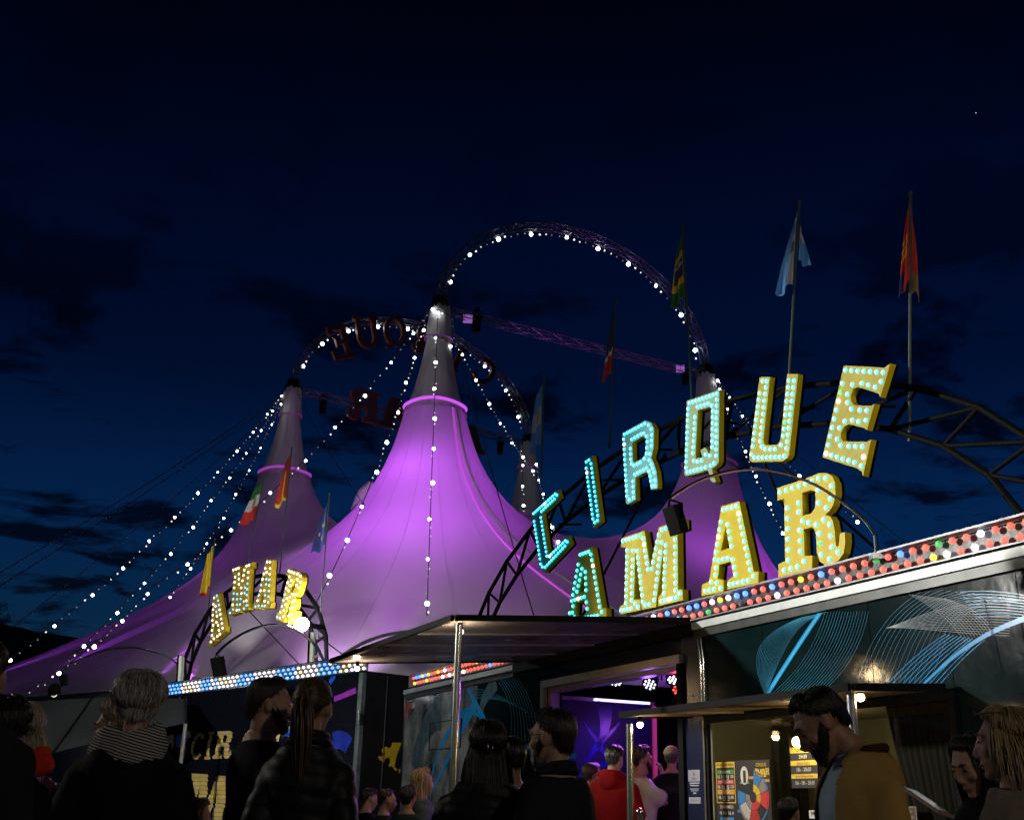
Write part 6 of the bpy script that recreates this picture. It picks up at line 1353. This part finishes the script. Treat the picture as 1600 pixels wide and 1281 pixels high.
# --- grey-haired woman, from behind
P = person('woman with short grey hair seen from behind, striped scarf and black coat', (222, 1054), 4.55, -18, ('grey', 'grey'), black, 'long', (6, 2), ('pocket', 'pocket'), True, w=1.12, coat=True, hair_n=620, face=False, seed=3)
sm = bpy.data.materials.new('striped_knit'); sm.use_nodes = True; t_ = sm.node_tree; b_ = t_.nodes['Principled BSDF']; b_.inputs['Roughness'].default_value = .9
tcn = t_.nodes.new('ShaderNodeTexCoord'); wv = t_.nodes.new('ShaderNodeTexWave'); wv.wave_type = 'BANDS'; wv.bands_direction = 'Z'; wv.inputs['Scale'].default_value = 30; wv.inputs['Distortion'].default_value = 2.6; wv.inputs['Detail'].default_value = 1.5; wv.inputs['Detail Scale'].default_value = .6
rp = t_.nodes.new('ShaderNodeValToRGB'); rp.color_ramp.interpolation = 'CONSTANT'; rp.color_ramp.elements[0].color = (.012, .014, .025, 1); rp.color_ramp.elements[1].color = (.50, .50, .46, 1); rp.color_ramp.elements[1].position = .5
mpn = t_.nodes.new('ShaderNodeMapping'); mpn.inputs['Rotation'].default_value = (.0, R_(-14), 0)
t_.links.new(tcn.outputs['Object'], mpn.inputs[0]); t_.links.new(mpn.outputs[0], wv.inputs['Vector']); t_.links.new(wv.outputs[0], rp.inputs[0]); t_.links.new(rp.outputs[0], b_.inputs['Base Color'])
mb = MB()
for r0, z_, tl, rr in ((.108, 1.458, .022, .028), (.098, 1.490, .020, .030), (.086, 1.520, .016, .027), (.112, 1.432, .02, .022)):
    mb.tube([V((r0 + .012 * math.sin(3 * a)) * 1.16 * math.sin(a), -.03 + (r0 * .92) * math.cos(a), z_ + tl * math.sin(a + .6) + .01 * math.sin(2 * a + r0 * 50)) for a in np.linspace(0, 2 * math.pi, 34, endpoint=False)], rr, 10, closed=True)
P['sub']('scarf', mb, sm, .010, wr_=(.008, 22), lab='scarf with thin black and white stripes')
mb = MB(); c = V(.080, -.004, -.055); mb.tube([c + V(0, .014 * math.sin(a), .014 * math.cos(a) - .012) for a in np.linspace(0, 2 * math.pi, 20, endpoint=False)], .0022, 6, closed=True); P['headT'](mb); P['sub']('hoop_earring', mb, mat('gold', (.7, .45, .12), .25, 1.0, var=0), lab='gold hoop earring')
# --- the woman she talks to
P = person('woman with ash blonde hair and lowered eyes, face half hidden behind the grey-haired woman', (184, 1094), 5.5, -82, ('bob', 'ash'), black, 'long', (-6, 12), (((.22, .0, 1.12), (.20, .17, 1.25)), 'down'), True, w=.95, coat=True, hair_n=380, seed=4, hand_vis=True)
# --- bottle in a hand at the left
bq = at_y(86, 1258, 5.25); q = thing('drink_bottle', 'blue drinking bottle with a light blue lid, held at the lower left', 'bottle', bq)
ax = unit(V(.22, 0, 1)); mb = MB(); mb.lathe(bq - ax * .14, [(0, 0), (.034, 0), (.037, .01), (.037, .17), (.034, .185)], 20, axis=ax); mb.build('flask', mat('bottle_blue', (.015, .04, .50), .3), q, True)
mb = MB(); mb.lathe(bq - ax * .14, [(.0345, .186), (.0365, .19), (.0365, .222), (.030, .232), (0, .234)], 20, axis=ax); mb.build('lid', mat('lid_blue', (.10, .42, .65), .4), q, True)
mb = MB(); mb.tube([bq + ax * .08 + V(.034, 0, 0), bq + ax * .13 + V(.05, 0, 0), bq + ax * .16 + V(.02, 0, 0), bq + ax * .09 + V(.01, 0, 0)], .006, 6); mb.build('carry_loop', mat('bottle_blue', (.015, .04, .50), .3), q, True)
# --- left edge
P = person('dark-haired person in black at the lower left corner, seen from behind', (14, 1090), 4.3, -12, ('bob', 'black'), black, 'long', (0, 4), ('pocket', 'pocket'), False, w=1.0, coat=True, face=False, seed=5)
P = person('blonde woman in a red scarf behind the dark-haired person at the left', (40, 1098), 4.9, -35, ('long', 'ash'), cloth('dark_red_wool', (.05, .008, .006)), 'long', (-10, 4), ('pocket', 'pocket'), True, w=.92, coat=True, seed=6, face=False, hair_fac=.75)
mb = MB()
for r0, z_, rr in ((.125, 1.45, .042), (.105, 1.50, .040)): mb.tube([V((r0 + .01 * math.sin(3 * a)) * math.sin(a), -.02 + r0 * .9 * math.cos(a), z_ + .03 * math.sin(a)) for a in np.linspace(0, 2 * math.pi, 28, endpoint=False)], rr, 10, closed=True)
P['sub']('scarf', mb, cloth('red_wool', (.62, .035, .015)), .012, wr_=(.010, 18), lab='bright red scarf')
P = person('tall person cut off by the left edge of the picture', (-22, 1003), 3.9, -5, ('short', 'dark'), char, 'long', (0, 0), ('pocket', 'pocket'), False, coat=True, face=False, seed=7, hair_n=200)
# --- bearded man in a T-shirt
P = person('bearded man in a navy T-shirt, looking to the right', (424, 1059), 5.3, 62, ('quiff', 'dark'), navy, 'short', (16, 4), ('front', 'front'), False, 'fair', ('dark', 1.2), w=1.08, belly=.012, seed=8, hand_vis=True, hair_n=520)
# --- ponytail woman
P = person('woman with a long brown ponytail and a black jacket, seen from behind', (492, 1061), 4.95, 4, ('tail', 'brown'), puff, 'long', (8, 0), ('pocket', 'pocket'), True, w=.90, coat=True, collar=puff, quilt=.004, face=False, seed=9, hair_n=460, hair_fac=1.0)
P = person('child with light brown hair low between the striped scarf and the T-shirt', (313, 1247), 6.6, 70, ('long', 'brown'), black, 'long', (0, 10), ('down', 'down'), True, seed=10, detail=0, hair_fac=.6)
# --- people far back by the gap between the trailers
P = person('far person facing right, leftmost of three dim heads near the gap', (580, 1231), 11.5, 60, ('short', 'dark'), black, 'long', (0, 12), seed=11, detail=0)
P = person('far short-haired person in the middle of three dim heads near the gap', (606, 1232), 10.6, 75, ('crop', 'dark'), char, 'long', (0, 6), seed=12, detail=0)
P = person('far child with dark hair and a dark green top, rightmost of three dim heads', (638, 1228), 10.2, 15, ('short', 'black'), cloth('dark_green', (.012, .030, .024)), 'long', (0, 0), seed=13, detail=0, face=False)
P = person('far woman with long copper blonde hair, in profile beside the shiny pole', (660, 1201), 10.4, 75, ('long', 'blonde'), cloth('grey_blue', (.06, .09, .11)), 'long', (0, 0), fem=True, seed=14, detail=0, hair_fac=.9, hair_n=160)
# --- dark pair in the middle
P = person('woman with dark hair held by a shiny clip, black puffer jacket, seen from behind', (764, 1125), 4.9, -2, ('clip', 'black'), puff, 'long', (-2, 0), ('pocket', 'pocket'), True, w=1.12, coat=True, quilt=.006, face=False, seed=15, hair_n=520)
mb = MB()
for dx_, dz in ((-.008, 0), (.012, -.004)):
    mb.tube([V(dx_, -.128, .012 + dz), V(dx_ + .002, -.136, -.004 + dz), V(dx_ - .002, -.132, -.022 + dz)], [.003, .0045, .0025], 6)
P['headT'](mb); P['sub']('hair_clip', mb, mat('silver', (.8, .8, .8), .15, 1.0, var=0), lab='small silver hair clip')
P = person('dark face looking left, squeezed between the clip-haired woman and the man in glasses', (797, 1150), 6.0, -40, ('crop', 'black'), black, 'long', (0, 4), seed=16, skin='tan', detail=0)
P = person('bearded man in glasses and a dark jacket, turned to the left', (866, 1108), 4.65, -52, ('short', 'dark'), char, 'long', (-6, 2), ('pocket', 'pocket'), False, 'fair', ('dark', 1.0), w=1.05, coat=True, seed=17, collar=char, hair_n=480)
def glasses(P, z=.008, y=.104, m=None, name='glasses', lab=None):
    mb = MB()
    for s in (-1, 1):
        mb.tube([V(s * .033 + .024 * math.cos(a), y - .004 * abs(math.cos(a)), z + .017 * math.sin(a)) for a in np.linspace(0, 2 * math.pi, 18, endpoint=False)], .0018, 5, closed=True)
        mb.tube([V(s * .057, y - .006, z + .004), V(s * .079, .06, z + .005), V(s * .083, .0, z + .004), V(s * .08, -.012, z - .008)], .0018, 5)
    mb.tube([V(-.010, y, z + .003), V(.010, y, z + .003)], .0016, 5); P['headT'](mb); o_ = P['sub'](name, mb, m or mat('glasses_black', (.01, .01, .012), .25), lab=lab)
    mb = MB()
    for s in (-1, 1): mb.add([V(s * .033 + .023 * math.cos(a), y - .003, z + .016 * math.sin(a)) for a in np.linspace(0, 2 * math.pi, 14, endpoint=False)], [tuple(range(14))])
    P['headT'](mb); P['sub']('lens', mb, g, parent=o_)
glasses(P)
# --- people in the doorway
P = person('dark-haired boy in the doorway, left of the red hoodie', (926, 1192), 11.6, 55, ('short', 'dark'), navy, 'long', (0, 10), seed=18, detail=0, z0=0)
P = person('person in a bright red hoodie in front of the doorway', (961, 1164), 11.3, 25, ('short', 'black'), cloth('red_fleece', (.22, .002, .003)), 'long', (0, 14), ('front', 'front'), coat=True, hood=True, seed=19, detail=0, w=1.1, face=False)
P = person('bearded man in a white T-shirt raising a hand to his face', (1001, 1165), 11.4, 62, ('short', 'black'), cloth('white_cotton', (.62, .60, .62)), 'short', (0, 4), ('front', 'face'), beard=('black', 1.2), seed=20, detail=0, hand_vis=True)
P = person('man in a khaki cap and black shirt, standing inside the doorway', (1049, 1166), 11.35, 14, ('crop', 'dark'), black, 'short', (0, 0), ('pocket', 'pocket'), seed=21, detail=0, w=1.12, face=False, belly=.02, z0=.31)
mb = MB(); vs = []
for i in range(28):
    ph = 2 * math.pi * i / 28
    for j in range(9): th = R_(82) * j / 8 + .001; vs.append(scalp_pt(th, ph, 1.08, .012))
mb.add(vs, [(i * 9 + j, ((i + 1) % 28) * 9 + j, ((i + 1) % 28) * 9 + j + 1, i * 9 + j + 1) for i in range(28) for j in range(8)])
mb.add([V(.08 * math.sin(a) * r_ , .06 + .10 * r_ * math.cos(a) , .035 - .02 * r_) for r_ in (.6, 1.0) for a in np.linspace(-1.2, 1.2, 10)], [(k, k + 1, 11 + k, 10 + k) for k in range(9)])
P['headT'](mb); P['sub']('cap', mb, cloth('khaki', (.20, .155, .07)), lab='khaki baseball cap')
for (sh, e, wr) in P['AR']:
    m_ = sh + (e - sh) * .66
    for k, c_ in ((.0, cloth('trim_red', (.5, .03, .02))), (.09, cloth('trim_white', (.6, .55, .5)))):
        a = m_ + (e - sh) * k; mb = MB(); mb.tube([a, a + (e - sh) * (.07 if k == 0 else .16)], .080, 16); P['sub']('sleeve_band', mb, c_)
# --- right-hand group
brown = cloth('tan_jacket', (.40, .25, .075), vs=4)
P = person('bearded man in a tan jacket and pale blue shirt, head bowed to the left', (1254, 1055), 4.15, -98, ('quiff', 'black'), brown, 'long', (14, 36), ('front', 'front'), False, 'tan', ('black', 1.3), w=1.10, belly=.02, seed=22, opening=lambda z: .060 + max(0, (1.46 - z)) * .16, under=cloth('pale_blue', (.42, .56, .66)), coat=False, hair_n=560, hshift=(0, .045, -.015))
P = person('boy with short black hair, only his head showing left of the tan jacket', (1232, 1245), 7.4, 30, ('crop', 'black'), cloth('grey_shirt', (.10, .11, .13)), 'short', (10, 4), seed=23, detail=0, face=True, skin='tan')
P = person('young woman with long black hair looking down at a phone', (1506, 1142), 4.55, -118, ('long', 'black'), black, 'long', (6, 24), ('pocket', 'pocket'), True, 'fair', w=.92, coat=True, seed=24, hair_n=520, hair_fac=1.1)
beige = cloth('beige_knit', (.20, .165, .125), vs=20, bump=.5, bs=90)
P = person('blonde woman with sunglasses on her head and a beige sweater, at the right edge', (1568, 1106), 3.75, -68, ('long', 'blonde'), beige, 'long', (4, 4), ('phone', 'phone'), True, 'fair', w=1.0, coat=True, seed=25, hair_n=640, hair_fac=.62, hand_vis=True)
glasses(P, .100, .088, mat('sunglasses_brown', (.05, .03, .015), .15), 'sunglasses', 'sunglasses pushed up on the hair')
wr = P['AR'][0][2]; pc_ = at_y(1448, 1252, 3.55); q = thing('mobile_phone', 'pink mobile phone held by the blonde woman', 'phone', pc_)
ax1 = unit(at_y(1476, 1272, 3.5) - at_y(1418, 1234, 3.62)); ax3 = unit(np.cross(ax1, V(.3, 1, .2))); ax2 = np.cross(ax3, ax1)
mb = MB(); mb.box(pc_, (.078, .037, .0045), (ax1, ax2, ax3)); mb.build('phone_body', mat('phone_pink', (.42, .24, .20), .35), q)
mb = MB(); mb.box(pc_ + ax3 * .0050, (.074, .034, .0006), (ax1, ax2, ax3)); mb.build('screen', mat('phone_screen', (.01, .01, .01), .1), q)
mb = MB(); mb.box(pc_ - ax3 * .0052 - ax1 * .055 + ax2 * .014, (.016, .016, .0012), (ax1, ax2, ax3)); mb.build('camera_bump', M_black, q)
# chrome barrier post in front of the doorway
t = thing('barrier_post', 'short chrome barrier post in front of the doorway', 'post', at_z(1001, 1290, .0) * 0 + V(1.2, 9.9, 0)); pb = at_y(1000, 1270, 9.9)
t.location = (pb[0], pb[1], 0); mb = MB(); mb.tube([V(pb[0], pb[1], .02), V(pb[0], pb[1], pb[2])], .025, 12); mb.build('shaft', M_chrome, t, True); mb = MB(); mb.lathe(V(pb[0], pb[1], 0), [(0, .03), (.12, .025), (.14, .0)], 20); mb.build('foot', M_chrome, t, True); mb = MB(); mb.sphere(V(pb[0], pb[1], pb[2] + .01), .032, 12, 8); mb.build('cap', M_chrome, t, True)
